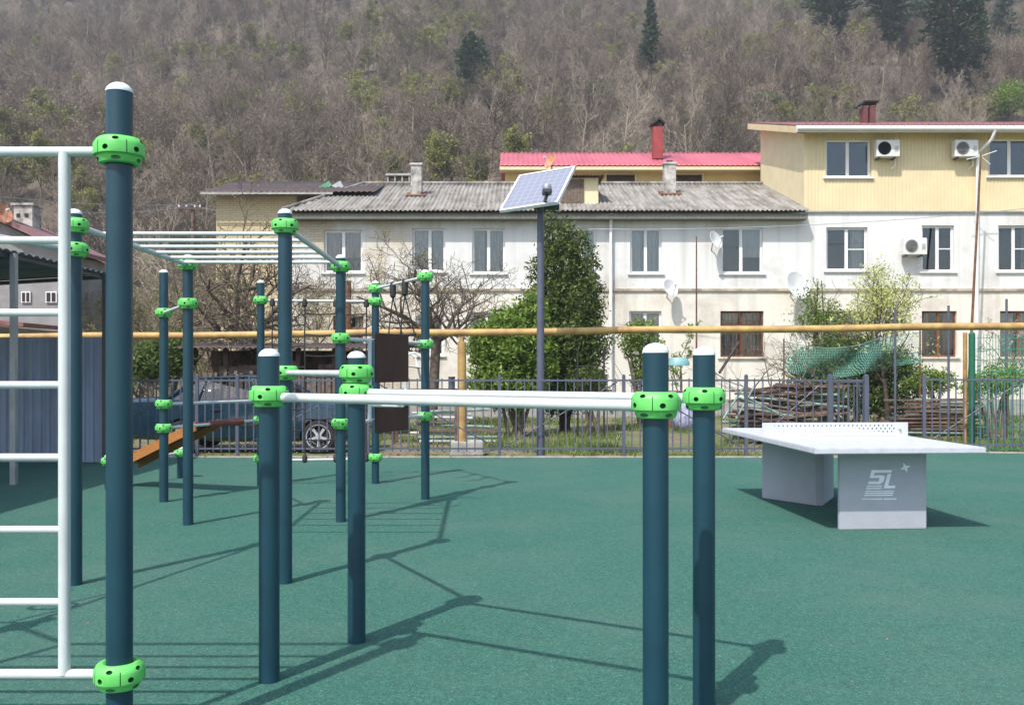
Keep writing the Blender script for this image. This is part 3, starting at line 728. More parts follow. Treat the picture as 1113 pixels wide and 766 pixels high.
R3 = Matrix((ex, ey, ez)).transposed().to_4x4()
base = SLp.location
pn = MB().box((0, 0, 0), (pw*.97, ph*.97, .02)).build('solar_panel', M['solar'], SLp); pn.matrix_local = Matrix.Translation(ctr-base) @ R3
fr = MB()
for sx, sy, w_, h_ in ((0, -1, pw, .035), (0, 1, pw, .035), (-1, 0, .035, ph-.035), (1, 0, .035, ph-.035)):
    fr.box((sx*(pw/2-.0175), sy*(ph/2-.0175), .002), (w_, h_, .05))
fr.build('panel_frame', M['pvc'], pn)
top = Vector((0, 0, 4.15))
MB().box((.02, .1, 4.2), (.5, .08, .06), .2).build('bracket', M['dark_metal'], SLp)
MB().box((.10, .02, 4.13), (.42, .16, .10)).build('battery_box', M['dark_metal'], SLp, bevel=.01)
hd = W(594.5, 209, Yl-.75)-base
MB().path([(0, -.06, 4.05), (hd.x*.7, hd.y*.5, (4.05+hd.z)/2), (hd.x, hd.y, hd.z-.04)], .028, 10).build('arm', M['dark_metal'], SLp)
MB().box((hd.x, hd.y, hd.z), (.15, .30, .06)).build('lamp_head', M['dark_metal'], SLp, bevel=.01)
MB().lathe([(.07, 0), (.075, .05), (.06, .08), (0, .085)], 16, M4=Matrix.Translation((hd.x, hd.y-.02, hd.z+.03))).build('lamp_cover', M['galv'], SLp)
# ------------------------------------------------------------------ buildings
YW = 30.3; SW = F/YW
def XW(x): return (x-CXP)/SW
def ZW(y): return CH+(HY-y)/SW

def wall_mb(x0, x1, z0, z1, ops, Y, depth=.22):
    """front wall facing the court with real openings and reveals"""
    m = MB(); xs = sorted({x0, x1, *[o[0] for o in ops], *[o[1] for o in ops]}); zs = sorted({z0, z1, *[o[2] for o in ops], *[o[3] for o in ops]})
    for i in range(len(xs)-1):
        for j in range(len(zs)-1):
            cx, cz = (xs[i]+xs[i+1])/2, (zs[j]+zs[j+1])/2
            if cx < x0 or cx > x1 or cz < z0 or cz > z1: continue
            if any(o[0] < cx < o[1] and o[2] < cz < o[3] for o in ops): continue
            m.add([(xs[i], Y, zs[j]), (xs[i+1], Y, zs[j]), (xs[i+1], Y, zs[j+1]), (xs[i], Y, zs[j+1])], [(0, 1, 2, 3)])
    for a, b, c_, d in ops:
        e = Y+depth
        m.add([(a, Y, c_), (b, Y, c_), (b, e, c_), (a, e, c_)], [(3, 2, 1, 0)]); m.add([(a, Y, d), (b, Y, d), (b, e, d), (a, e, d)], [(0, 1, 2, 3)])
        m.add([(a, Y, c_), (a, e, c_), (a, e, d), (a, Y, d)], [(0, 1, 2, 3)]); m.add([(b, Y, c_), (b, e, c_), (b, e, d), (b, Y, d)], [(3, 2, 1, 0)])
    return m
rw = random.Random(5)
def window(par, op, Y, style='pvc', curtain=True, open_left=False, mid=None, transom=False):
    a, b, c_, d = op; e = Y+.10; fm = M['wood_frame'] if style == 'wood' else M['pvc']; fw = .07 if style != 'wood' else .06
    f = MB()
    f.bx(a, b, e, e+.05, c_, c_+fw); f.bx(a, b, e, e+.05, d-fw, d); f.bx(a, a+fw, e, e+.05, c_+fw, d-fw); f.bx(b-fw, b, e, e+.05, c_+fw, d-fw)
    mx = mid if mid is not None else (a+b)/2
    if mid != 0: f.bx(mx-fw*.75, mx+fw*.75, e, e+.05, c_+fw, d-fw)
    if style == 'wood':
        f.bx(a+fw, mx-fw*.75, e+.004, e+.045, d-(d-c_)*.32, d-(d-c_)*.32+.05); f.bx(mx+fw*.75, b-fw, e+.004, e+.045, d-(d-c_)*.32, d-(d-c_)*.32+.05)
    if transom: f.bx(mx+fw*.75, b-fw, e+.004, e+.045, (c_+d)/2-.02, (c_+d)/2+.015)
    w = f.build('window', fm, par, smooth=0)
    g = MB(); g.bx(a+fw, b-fw, e+.02, e+.026, c_+fw, d-fw); g.build('pane', M['glass'], w, smooth=0)
    MB().bx(a-.09, b+.09, Y-.07, Y+.10, c_-.06, c_-.005).build('sill', fm if style != 'wood' else M['facade'], w, smooth=0, bevel=.006)
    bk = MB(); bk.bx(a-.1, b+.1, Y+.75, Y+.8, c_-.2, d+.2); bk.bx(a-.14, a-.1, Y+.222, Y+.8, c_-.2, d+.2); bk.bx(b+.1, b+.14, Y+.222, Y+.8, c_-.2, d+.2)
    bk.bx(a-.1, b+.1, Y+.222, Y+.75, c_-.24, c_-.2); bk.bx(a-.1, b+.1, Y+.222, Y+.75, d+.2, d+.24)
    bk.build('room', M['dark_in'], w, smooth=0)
    if curtain:
        m = MB(); cv = rw.uniform(.55, .98); lo = c_+.02+(.0 if rw.random() < .7 else (d-c_)*.35)
        spans = [(a+.03, mx-.02), (mx+.02, b-.03)] if curtain is True else ([(mx+.05, b-.03)] if curtain == 'r' else [(a+.03, mx-.05)])
        for k_, (s0, s1) in enumerate(spans):
            if k_ == 0 and s0 < mx: s1 = s0+(s1-s0)*cv
            else: s0 = s1-(s1-s0)*min(1, cv*rw.uniform(.8, 1.25))
            n = 48; o = len(m.v); ph = rw.random()*6; fq = rw.uniform(28, 55)
            for i in range(n+1):
                x = s0+(s1-s0)*i/n; yy = Y+.24+.028*math.sin(x*fq+ph)+.014*math.sin(x*97)
                m.v += [(x+.02*math.sin(x*fq+1), yy, lo), (x, yy, d-.02)]
            for i in range(n): m.f.append((o+2*i, o+2*i+2, o+2*i+3, o+2*i+1)); m.mi.append(0)
        m.build('curtain', M[rw.choice(['curtain', 'curtain_white', 'curtain_white', 'curtain_warm'])], w, smooth=180)
    return w

def corrug(x0, x1, f, mat, name, par, pitch=.15, amp=.022, rows=8, step=None, prof='sine', clip=None, thick=True):
    """sheet roof: f(u) gives (y,z) along the slope, waves run down the slope"""
    m = MB(); step = step or pitch/6; nx = int((x1-x0)/step); o = 0
    for j in range(rows+1):
        y, z = f(j/rows)
        for i in range(nx+1):
            x = x0+(x1-x0)*i/nx
            w = math.cos(2*PI*x/pitch)
            if prof != 'sine': w = max(-1, min(1, w*2.2))
            m.v.append((x, y, z+amp*w))
    for j in range(rows):
        for i in range(nx): a = j*(nx+1)+i; m.f.append((a, a+1, a+nx+2, a+nx+1)); m.mi.append(0)
    ob = m.build(name, mat, par, smooth=60)
    if clip:
        bm = bmesh.new(); bm.from_mesh(ob.data)
        for co_, no in clip: bmesh.ops.bisect_plane(bm, geom=bm.verts[:]+bm.edges[:]+bm.faces[:], plane_co=co_, plane_no=no, clear_outer=True)
        bm.to_mesh(ob.data); bm.free()
    sm = ob.modifiers.new('t', 'SOLIDIFY'); sm.thickness = .012
    return ob

apt = thing('apartment_building', 'long two-storey whitewashed apartment building with grey corrugated roof and yellow third storey at one end', 'building', (0, 0, 0))
XL, XR, XJ = -7.25, 22.0, 9.62
zE = CH+(HY-228.5)/F*29.75; kz = .353
def rz_(Y): return zE+(Y-29.75)*kz
def op(x0, x1, y0, y1): return (XW(x0), XW(x1), ZW(y1), ZW(y0))
ops = {'u': [op(352, 394, 250, 296), op(448, 484, 248, 295), op(513, 549, 248, 297), op(618, 648, 248, 297), op(685, 719, 248, 297), op(784, 829, 247, 297), op(898, 943, 247, 294), op(1002, 1037, 245, 295), op(1085, 1128, 245, 295), op(1190, 1230, 245, 295)],
       'l': [op(362, 395, 343, 388), op(452, 482, 343, 386), op(511, 546, 340, 388), op(612, 645, 340, 388), op(684, 719, 338, 384), op(783, 830, 338, 388), op(898, 938, 338, 388), op(1002, 1040, 338, 388), op(1087, 1130, 338, 388), op(1190, 1230, 338, 388)]}
zT = ZW(230.5)
wl = wall_mb(XL, XR, -.15, zT, ops['u']+ops['l'], YW)
# side and back walls
wl.add([(XL, YW, -.15), (XL, 40.8, -.15), (XL, 40.8, zT), (XL, YW, zT)], [(0, 1, 2, 3)]); wl.add([(XL, 40.8, -.15), (XR, 40.8, -.15), (XR, 40.8, zT), (XL, 40.8, zT)], [(0, 1, 2, 3)])
wl.add([(XR, YW, -.15), (XR, 40.8, -.15), (XR, 40.8, zT), (XR, YW, zT)], [(3, 2, 1, 0)])
wl.build('wall', M['facade'], apt, smooth=0)
MB().bx(XL-.03, XR, YW-.06, YW-.002, ZW(316.5), ZW(313.8)).build('cornice', pm('cornice_worn', (.42, .36, .28), .9, var=.3, scale=3, stretch=(1, 1, 1)), apt, smooth=0)
MB().bx(XL-.02, XR, YW-.10, YW-.003, -.15, .45).build('plinth', M['concrete'], apt, smooth=0, bevel=.01)
for i, o_ in enumerate(ops['u']):
    window(apt, o_, YW, 'pvc', curtain=[True, True, True, True, True, 'r', 'r', False, 'r', True][i], mid=[None, XW(467), None, None, None, XW(806), XW(921), XW(1020), XW(1103), None][i], transom=i in (6, 7, 8))
for i, o_ in enumerate(ops['l']):
    w = window(apt, o_, YW, 'wood' if i in (0, 5, 6, 7, 8) else 'pvc', curtain=True, transom=False)
    if i == 5:
        a, b, c_, d = o_; m = MB()
        for k_ in range(12): m.tube((a+(b-a)*(k_+.5)/12, YW+.04, c_), (a+(b-a)*(k_+.5)/12, YW+.04, d), .009, n=6)
        for z in (c_+.25, (c_+d)/2, d-.3): m.tube((a, YW+.04, z), (b, YW+.04, z), .009, n=6)
        m.build('grille', M['rust'], w)
        m = MB(); n = 30
        for i2 in range(n+1):
            x = lerp(a+.06, b-.06, i2/n)
            m.v += [(x, YW+.26+.03*math.sin(x*31), c_+.05), (x, YW+.26+.03*math.sin(x*31), d-.55)]
        for i2 in range(n):
            if abs(i2-15) > 4: m.f.append((2*i2, 2*i2+2, 2*i2+3, 2*i2+1)); m.mi.append(0)
        m.build('curtain', M['cloth_blue'], w)
# grey corrugated roof, hipped at the far end
clipA = [(Vector((-7.45, 29.75, 0)), Vector((-1, (5.75-7.45)/-5.55*1.0*.55, 0)).normalized())]
hipn = Vector((-(35.3-29.75), (-5.7+7.45), 0)).normalized()
for nm in ('roof',):
    rf = corrug(-7.45, XJ-.01, lambda u: (29.75+5.55*u, rz_(29.75+5.55*u)), M['roof_grey'], 'roof', apt, .15, .024, 6, clip=[(Vector((-7.45, 29.75, 0)), hipn)])
m = MB(); rzr = rz_(35.3)
m.add([(-5.7, 35.32, rzr), (XJ, 35.32, rzr), (XJ, 41.3, zE), (-7.45, 41.3, zE)], [(0, 1, 2, 3)]); m.add([(-7.45, 29.77, zE-.02), (-5.7, 35.32, rzr-.01), (-7.45, 41.3, zE-.02)], [(0, 1, 2)])
m.build('roof', M['roof_grey'], apt, smooth=0)
m = MB(); m.tube((-5.7, 35.3, rzr+.03), (XJ, 35.3, rzr+.03), .07, n=8); m.build('roof_ridge', M['roof_grey'], apt)
MB().tube((-7.45, 29.72, zE+.02), (-5.7, 35.28, rzr+.03), .06, n=8).build('roof_ridge', M['roof_grey'], apt)
MB().bx(-7.3, XJ-.03, 29.86, 30.27, zE-.26, zE-.10).build('eave_board', pm('eave_grey_green', (.15, .155, .13), .9), apt, smooth=0)
def chimney(px, ytop, Y, w, mat, cap=True, par=apt, d=.4, zb=None):
    x = (px-CXP)/F*Y; zt = CH+(HY-ytop)/F*Y; zb = (rz_(Y)-.3) if zb is None else zb
    m = MB(); m.box((x, Y, (zb+zt)/2), (w, d, zt-zb)); m.box((x, Y, zt+.04), (w+.08, d+.08, .08)); c = m.build('chimney', mat, par, bevel=.012)
    MB().box((x, Y, zt+.12), (w*.5, d*.5, .08)).build('flue', M['dark_in'], c)
    MB().box((x, Y-.1, rz_(Y)-.01), (w+.35, d+.3, .05), R=Matrix.Rotation(math.atan(kz), 3, 'X')).build('flashing', M['rust'], c)
    return c
chimney(453, 181, 32.8, .38, M['concrete_white']); chimney(727.5, 180, 33.1, .42, M['concrete_white'])
vb = MB(); vx0, vx1 = XW(421)*35.6/YW, XW(446)*35.6/YW; vz = rz_(35.3)
vb.bx(vx0, vx1, 35.5, 36.0, vz-.4, vz+.12); vb.bx(vx0-.05, vx1+.05, 35.45, 36.05, vz+.36, vz+.44)
for i in range(4): x = lerp(vx0+.03, vx1-.03, i/3); vb.bx(x-.03, x+.03, 35.5, 35.98, vz+.12, vz+.36)
vb.build('chimney', M['concrete'], apt, smooth=0)
# dormer
dx0, dx1 = (607-CXP)/F*31.1, (650-CXP)/F*31.1; dz0, dz1 = rz_(31.0)-.03, CH+(HY-194)/F*31.1
dm = MB().bx(dx0, dx1, 31.0, 33.6, dz0, dz1).build('dormer', M['siding_pale'], apt, smooth=0)
m = MB()
for i in range(7): x = lerp(dx0+.05, dx0+.85, (i+.5)/7); m.bx(x-.054, x+.054, 30.955, 30.99, dz0+.05, dz1-.06)
m.build('dormer_door', M['wood_grey'], dm, smooth=0)
m = MB(); m.add([(dx0-.12, 30.75, dz1), (dx1+.2, 30.75, dz1), (dx1+.2, 33.8, dz1+.15), (dx0-.12, 33.8, dz1+.15)], [(0, 1, 2, 3), (3, 2, 1, 0)])
corrug(dx0-.12, dx1+.2, lambda u: (30.7+3*u, dz1+.04+.12*u), M['rust'], 'dormer_roof', dm, .12, .015, 2)
# yellow third storey
YB = YW-.03; zt2 = CH+(HY-146)/SW; rearY = 35.6
zB0 = ZW(230.5)
o1 = (XW(897), XW(946), ZW(193), ZW(152)); o2 = (XW(1074), XW(1121), ZW(192), ZW(151)); o3 = (XW(1200), XW(1246), ZW(192), ZW(151))
def siding_wall():
    m = MB(); xs = []; x = XJ; ys = []
    p = .115
    while x < XR:
        for dx, dy in ((0, 0), (.035, 0), (.045, -.014), (.105, -.014)): xs.append((x+dx, YB+dy))
        x += p
    xs.append((XR, YB)); os_ = [o1, o2, o3]
    zs = sorted({zB0, zt2+.1, *[o[2] for o in os_], *[o[3] for o in os_]})
    for i in range(len(xs)-1):
        for j in range(len(zs)-1):
            cx = (xs[i][0]+xs[i+1][0])/2; cz = (zs[j]+zs[j+1])/2
            if any(o[0] < cx < o[1] and o[2] < cz < o[3] for o in os_): continue
            m.add([(xs[i][0], xs[i][1], zs[j]), (xs[i+1][0], xs[i+1][1], zs[j]), (xs[i+1][0], xs[i+1][1], zs[j+1]), (xs[i][0], xs[i][1], zs[j+1])], [(0, 1, 2, 3)])
    for a, b, c_, d in os_:
        e = YB+.25
        m.add([(a, YB, c_), (b, YB, c_), (b, e, c_), (a, e, c_)], [(3, 2, 1, 0)]); m.add([(a, YB, d), (b, YB, d), (b, e, d), (a, e, d)], [(0, 1, 2, 3)])
        m.add([(a, YB, c_), (a, e, c_), (a, e, d), (a, YB, d)], [(0, 1, 2, 3)]); m.add([(b, YB, c_), (b, e, c_), (b, e, d), (b, YB, d)], [(3, 2, 1, 0)])
    return m
siding_wall().build('upper_storey_wall', M['siding'], apt, smooth=0)
sl = (10.72-9.28)/(34.9-29.75)
def zr(Y): return 9.28+(Y-29.75)*sl
m = MB(); m.prism([(YB+.001, zB0), (rearY, zB0), (rearY, zr(rearY)-.25), (YB+.001, zr(YB)-.25)], XJ-.012, XJ+.15, 'x')
m.bx(XJ, XR, rearY-.1, rearY, zB0, zr(rearY)-.2)
m.build('upper_side_wall', M['siding_pale'], apt, smooth=0)
MB().bx(XJ, XR, YB-.035, YB-.016, zB0-.03, zB0+.025).build('siding_trim', M['galv'], apt, smooth=0)
for o_ in (o1, o2, o3): window(apt, o_, YB-.02, 'pvc', curtain=False)
RX = XJ-.45
corrug(RX, XR+.4, lambda u: (29.65+6.2*u, zr(29.65+6.2*u)+.05), M['roof_maroon'], 'upper_roof', apt, .22, .018, 3, prof='trap')
m = MB(); m.prism([(29.72, zr(29.72)-.22), (rearY+.25, zr(rearY+.25)-.22), (rearY+.25, zr(rearY+.25)+.0), (29.72, zr(29.72)+.0)], RX, RX+.03, 'x')
m.prism([(29.74, zr(29.74)-.20), (rearY+.22, zr(rearY+.22)-.20), (rearY+.22, zr(rearY+.22)-.17), (29.74, zr(29.74)-.17)], RX+.03, XR+.3, 'x')
m.build('soffit', M['cream'], apt, smooth=0)
MB().bx(RX, XR+.3, 29.66, 29.715, zr(29.7)-.2, zr(29.7)+.02).build('fascia', M['pvc'], apt, smooth=0)
MB().tube((RX, 29.58, zr(29.6)-.07), (XR+.3, 29.58, zr(29.6)-.09), .065, n=12).build('gutter', M['pvc'], apt)
m = MB(); xg = XW(1061)
m.path([(xg+.25, 29.58, zr(29.6)-.12), (xg+.2, 29.7, zr(29.6)-.4), (xg-.05, 30.1, zr(29.6)-.75), (xg-.05, 30.15, 4), (xg-.05, 30.15, .3)], .055, 10); m.build('downpipe', M['pvc'], apt)
m = MB(); xg = XW(663.5); m.path([(xg, 29.95, zE-.08), (xg, 30.16, zE-.35), (xg, 30.16, 4.1), (xg, 30.16, .1)], .055, 10); m.build('downpipe', M['pvc'], apt)
# red twin chimney on the maroon roof
cx_ = (943-CXP)/F*33.0; zc = zr(33.0)
m = MB(); m.box((cx_-.13, 33, zc+.28), (.20, .3, .60)); m.box((cx_+.13, 33, zc+.30), (.22, .3, .64)); tw = m.build('upper_chimney', pm('chimney_cladding', (.15, .045, .045), .6, var=.2), apt, bevel=.01)
m = MB(); m.prism([(cx_-.36, zc+.66), (cx_-.22, zc+.80), (cx_+.32, zc+.80), (cx_+.32, zc+.75), (cx_-.18, zc+.75), (cx_-.33, zc+.62)], 32.75, 33.25, 'y')
for a in (-.22, 0, .23): m.bx(cx_+a-.012, cx_+a+.012, 32.85, 32.87, zc+.55, zc+.77)
m.build('chimney_cowl', M['black'], tw, smooth=0)

# pink roofed building behind
pk = thing('rear_building', 'yellow building with bright pink-red metal roof showing above the grey roof', 'building')
px0, px1 = -.28, 11.5; zEp = CH+(HY-180)/F*35.95; zRp = CH+(HY-165.5)/F*39.2
ol = ((659-CXP)/F*36.5, (690-CXP)/F*36.5, CH+(HY-201)/F*36.5, CH+(HY-190)/F*36.5); o2_ = ((734-CXP)/F*36.5, (763-CXP)/F*36.5, ol[2], ol[3])
w_ = wall_mb(px0, px1, -.14, zEp+.1, [ol, o2_], 36.5)
w_.add([(px0, 36.5, -.14), (px0, 43, -.14), (px0, 43, zEp), (px0, 39.3, zRp), (px0, 36.5, zEp)], [(4, 3, 2, 1, 0)]); w_.add([(px1, 36.5, -.14), (px1, 43, -.14), (px1, 43, zEp), (px1, 39.3, zRp), (px1, 36.5, zEp)], [(0, 1, 2, 3, 4)])
w_.add([(px0, 43, -.14), (px1, 43, -.14), (px1, 43, zEp), (px0, 43, zEp)], [(0, 1, 2, 3)])
w_.build('wall', pm('yellow_render', (.62, .46, .20), .7, var=.06, scale=1.2), pk, smooth=0)
for o_ in (ol, o2_):
    m = MB(); a, b, c_, d = o_
    m.bx(a-.06, b+.06, 36.44, 36.49, c_-.06, c_); m.bx(a-.06, b+.06, 36.44, 36.49, d, d+.06); m.bx(a-.06, a, 36.44, 36.49, c_, d); m.bx(b, b+.06, 36.44, 36.49, c_, d)
    lv = m.build('louvre_window', M['cream'], pk, smooth=0)
    m = MB()
    for i in range(5): m.box(((a+b)/2, 36.55, lerp(c_, d, (i+.5)/5)), (b-a, .09, .02), R=Matrix.Rotation(.6, 3, 'X'))
    m.build('slats', M['wood_grey'], lv, smooth=0); MB().bx(a, b, 36.68, 36.7, c_, d).build('room', M['dark_in'], lv, smooth=0)
corrug(px0-.2, px1, lambda u: (35.9+3.4*u, zEp+(zRp-zEp)*u), M['roof_pink'], 'roof', pk, .2, .014, 4, step=.04)
corrug(px0-.2, px1, lambda u: (43.5-4.2*u, zEp-.3+(zRp-zEp+.3)*u), M['roof_pink'], 'roof', pk, .3, .03, 3, step=.06)
MB().bx(px0-.2, px1, 35.93, 35.97, zEp-.17, zEp-.03).build('fascia', M['cream'], pk, smooth=0)
MB().bx(px0-.2, px1, 35.97, 36.5, zEp-.17, zEp-.13).build('soffit', M['cream'], pk, smooth=0)
x = (714.5-CXP)/F*37.5; zc = zEp+(zRp-zEp)*.45
c_ = MB().box((x, 37.5, zc+.65), (.4, .4, 1.3)).build('chimney', M['red_metal'], pk, bevel=.01)
m = MB(); m.prism([(x-.3, zc+1.4), (x+.05, zc+1.68), (x+.3, zc+1.45), (x+.26, zc+1.4), (x+.05, zc+1.58), (x-.24, zc+1.36)], 37.25, 37.75, 'y')
m.bx(x-.17, x+.17, 37.35, 37.65, zc+1.28, zc+1.50); m.build('chimney_cowl', M['black'], c_, smooth=0)

# brick house at the left behind the bare trees
bh = thing('brick_house', 'cream brick house with dark brown sheet roof beyond the bare orchard tree', 'house')
bx0, bx1 = -10.6, -7.3; zb = CH+(HY-209)/F*32.4
m = MB(); m.bx(bx0, bx1+1.5, 33.0, 39, -.14, zb); m.build('wall', M['brick_cream'], bh, smooth=0)
m = MB(); m.bx(-7.7, -6.4, 32.94, 32.998, zb-1.1, zb-.05); m.build('gable_boards', M['wood_plank'], bh, smooth=0)
corrug(bx0-.35, bx1+2.5, lambda u: (32.4+3.8*u, zb+.03+1.1*u), M['roof_brown'], 'roof', bh, .2, .015, 3, prof='trap')
corrug(bx0-.35, bx1+2.5, lambda u: (39.6-3.4*u, zb-.2+1.33*u), M['roof_brown'], 'roof', bh, .2, .015, 3, prof='trap')
MB().bx(bx0-.35, bx1+1.0, 32.35, 32.39, zb-.08, zb-.0).build('fascia', M['concrete'], bh, smooth=0)
for xa, za in ():
    f = MB(); f.bx(xa-.45, xa+.45, 32.93, 32.995, za, za+1.3); wdw = f.build('window', M['pvc'], bh, smooth=0)
    MB().bx(xa-.38, xa+.38, 32.915, 32.925, za+.07, za+1.23).build('pane', M['car_glass'], wdw, smooth=0)
# roof board
t = thing('roof_board', 'green and grey sheet lying on the corrugated roof near its hip end', 'board', (0, 0, 0))
for (xa, xb, mt) in ((348, 360, 'fence_green'), (360, 372, 'galv')):
    a_ = W(xa, 211, 34.0); b_ = W(xb, 203, 34.1)
    MB().box((a_+b_)/2+Vector((0, 0, .08)), ((b_-a_).length, .04, .34), R=Matrix.Rotation(-.55, 3, 'Y')).build('panel', pm('panel_'+mt, (.09, .30, .17) if mt == 'fence_green' else (.38, .41, .43), .6), t)

# house far left with maroon roof
lh = thing('stucco_house', 'grey stucco house with faded maroon roof behind the metal canopy', 'house')
Yh = 25.; sH = F/Yh
def LX(x): return (x-CXP)/sH
def LZ(y): return CH+(HY-y)/sH
pk_ = (LX(-90), LZ(200)); rt = (LX(71), LZ(271)); lf = (LX(-330), LZ(290))
m = MB(); m.prism([(lf[0], -.14), (LX(70), -.14), (LX(70), LZ(275)), pk_, (lf[0], lf[1])], Yh, Yh+2.5, 'y'); m.build('wall', M['mortar_grey'], lh, smooth=0)
m = MB(); m.prism([(rt[0]+.25, rt[1]-.12), (rt[0]+.25, rt[1]), (pk_[0], pk_[1]+.13), (pk_[0], pk_[1]+.01)], Yh-.4, Yh+2.7, 'y')
m.prism([(lf[0]-.2, lf[1]-.12), (pk_[0], pk_[1]+.01), (pk_[0], pk_[1]+.13), (lf[0]-.2, lf[1])], Yh-.4, Yh+2.7, 'y'); m.build('roof', pm('faded_maroon_roof', (.22, .11, .11), .7, var=.2), lh, smooth=0)
for (x0, x1, y0, y1) in ((50.5, 62.5, 317, 329), (24, 34, 317, 329)):
    f = MB(); f.bx(LX(x0), LX(x1), Yh-.05, Yh-.004, LZ(y1), LZ(y0)); wdw = f.build('window', M['pvc'], lh, smooth=0)
    mx_ = (LX(x0)+LX(x1))/2
    for a, b in ((LX(x0)+.03, mx_-.02), (mx_+.02, LX(x1)-.03)): MB().bx(a, b, Yh-.065, Yh-.053, LZ(y1)+.03, LZ(y0)-.03).build('pane', M['dark_in'], wdw, smooth=0)
cxh, czh = LX(26)*1.05, LZ(250)+.1
m = MB(); m.bx(cxh-.27, cxh+.27, Yh+1.2, Yh+1.7, czh-.6, LZ(225)+.25); m.bx(cxh-.33, cxh+.33, Yh+1.14, Yh+1.76, LZ(225)+.25, LZ(225)+.32); c_ = m.build('chimney', M['concrete_white'], lh, bevel=.01)
m = MB(); 
for a in (-.13, .10): m.bx(cxh+a-.05, cxh+a+.05, Yh+1.18, Yh+1.199, LZ(228), LZ(224))
m.build('flue', M['dark_in'], c_, smooth=0)
m = MB(); m.prism([(LX(-200), LZ(330)), (LX(72), LZ(355)), (LX(72), LZ(359)), (LX(-200), LZ(340))], Yh-2.2, Yh-.1, 'y'); m.build('porch_roof', M['roof_maroon'], lh, smooth=0)
# canopy shed
Yc = 14.15
sh = thing('metal_canopy', 'open metal canopy with corrugated sheet roof on thin posts beside the court', 'shelter')
def cz(x, y): return 2.91+(x+6.25)*.058+(y-Yc)*.0       # falls away from the court
m = MB(); n = 150
for i in range(n+1):
    y = Yc+.1-i*.06
    for x in (-6.22, -8.5, -11.2): m.v.append((x, y, cz(x, y)+.02*math.cos(2*PI*y/.18)+.0))
for i in range(n):
    for k_ in range(2): a = i*3+k_; m.f.append((a, a+1, a+4, a+3)); m.mi.append(0)
r_ = m.build('roof', M['canopy'], sh, smooth=60); s2 = r_.modifiers.new('t', 'SOLIDIFY'); s2.thickness = .006
for (x, y) in ((-6.25, Yc), (-6.22, 11.5), (-6.2, 8.7), (-10.8, Yc), (-10.8, 11.5), (-10.8, 8.7)):
    MB().bx(x-.035, x+.035, y-.035, y+.035, -.02, cz(x, y)-.03).build('support_post', M['galv'] if y == 11.5 and x > -7 else M['dark_metal'], sh, smooth=0)
for y in (Yc, 11.5, 8.7): MB().tube((-6.2, y, cz(-6.2, y)-.06), (-11.2, y, cz(-11.2, y)-.06), .03, n=6).build('rafter', M['dark_metal'], sh)
for x in (-6.3, -8.5, -11.0): MB().bx(x-.02, x+.02, 5.3, Yc+.1, cz(x, 9)-.075, cz(x, 9)-.028).build('purlin', M['dark_metal'], sh, smooth=0)
bw = thing('sheet_fence', 'blue-grey profiled sheet fence under the canopy at the court corner', 'fence')
m = MB(); x = -12.0; pts = []
while x < -6.28:
    for dx, dy in ((0, 0), (.05, 0), (.065, -.02), (.12, -.02)): pts.append((x+dx, Yc+.12+dy))
    x += .135
for i in range(len(pts)-1): m.add([(pts[i][0], pts[i][1], 0.0), (pts[i+1][0], pts[i+1][1], 0.0), (pts[i+1][0], pts[i+1][1], 1.93), (pts[i][0], pts[i][1], 1.93)], [(0, 1, 2, 3)])
o = m.build('sheet', M['blue_sheet'], bw, smooth=0); s2 = o.modifiers.new('t', 'SOLIDIFY'); s2.thickness = .004; s2.offset = 1
for x in (-11.8, -9.1, -6.33): MB().bx(x-.03, x+.03, Yc+.16, Yc+.22, 0, 1.95).build('fence_post', M['dark_metal'], bw, smooth=0)

# ------------------------------------------------------------------ things on the facade
def ac(px, py, Y=YW, fan_dark=False, label='', group=None):
    x = (px-CXP)/F*(Y-.3); z = CH+(HY-py)/F*(Y-.3)
    t = thing('air_conditioner', label, 'air conditioner', (x, Y-.16, z), 0, group)
    MB().box((0, -.12, 0), (.76, .26, .54)).build('casing', M['ac'], t, bevel=.012)
    m = MB(); m.lathe([(.0, 0), (.19, 0), (.20, .006), (.215, .006), (.215, 0)], 28, M4=Matrix.Translation((-.12, -.252, 0)) @ Matrix.Rotation(PI/2, 4, 'X')); m.build('fan_opening', M['dark_in'] if fan_dark else M['galv'], t)
    m = MB()
    for i in range(7): rr = .03*i+.02; m.path([(-.12+rr*math.cos(a), -.262, rr*math.sin(a)) for a in [2*PI*k_/20 for k_ in range(21)]], .0035, 4, caps=False)
    m.build('fan_grille', M['ac'] if not fan_dark else M['dark_metal'], t)
    m = MB()
    for i in range(5): m.box((.27, -.252, -.1+i*.04), (.12, .006, .012))
    m.build('vent', M['dark_metal'], t)
    m = MB(); m.box((-.25, -.02, -.30), (.04, .32, .04)); m.box((.25, -.02, -.30), (.04, .32, .04)); m.build('bracket', M['dark_metal'], t)
    m = MB(); m.path([(.3, -.05, -.27), (.32, -.02, -.5), (.2, .0, -.62)], .018, 8); m.build('hose', M['pvc'], t)
ac(964, 162, fan_dark=True, label='air conditioner with black fan opening beside the third-storey window')
ac(1049, 162, label='air conditioner under the maroon eave beside the top of the leaning pole')
ac(993.5, 268, label='air conditioner on the white wall, overlapping the window below the yellow siding')
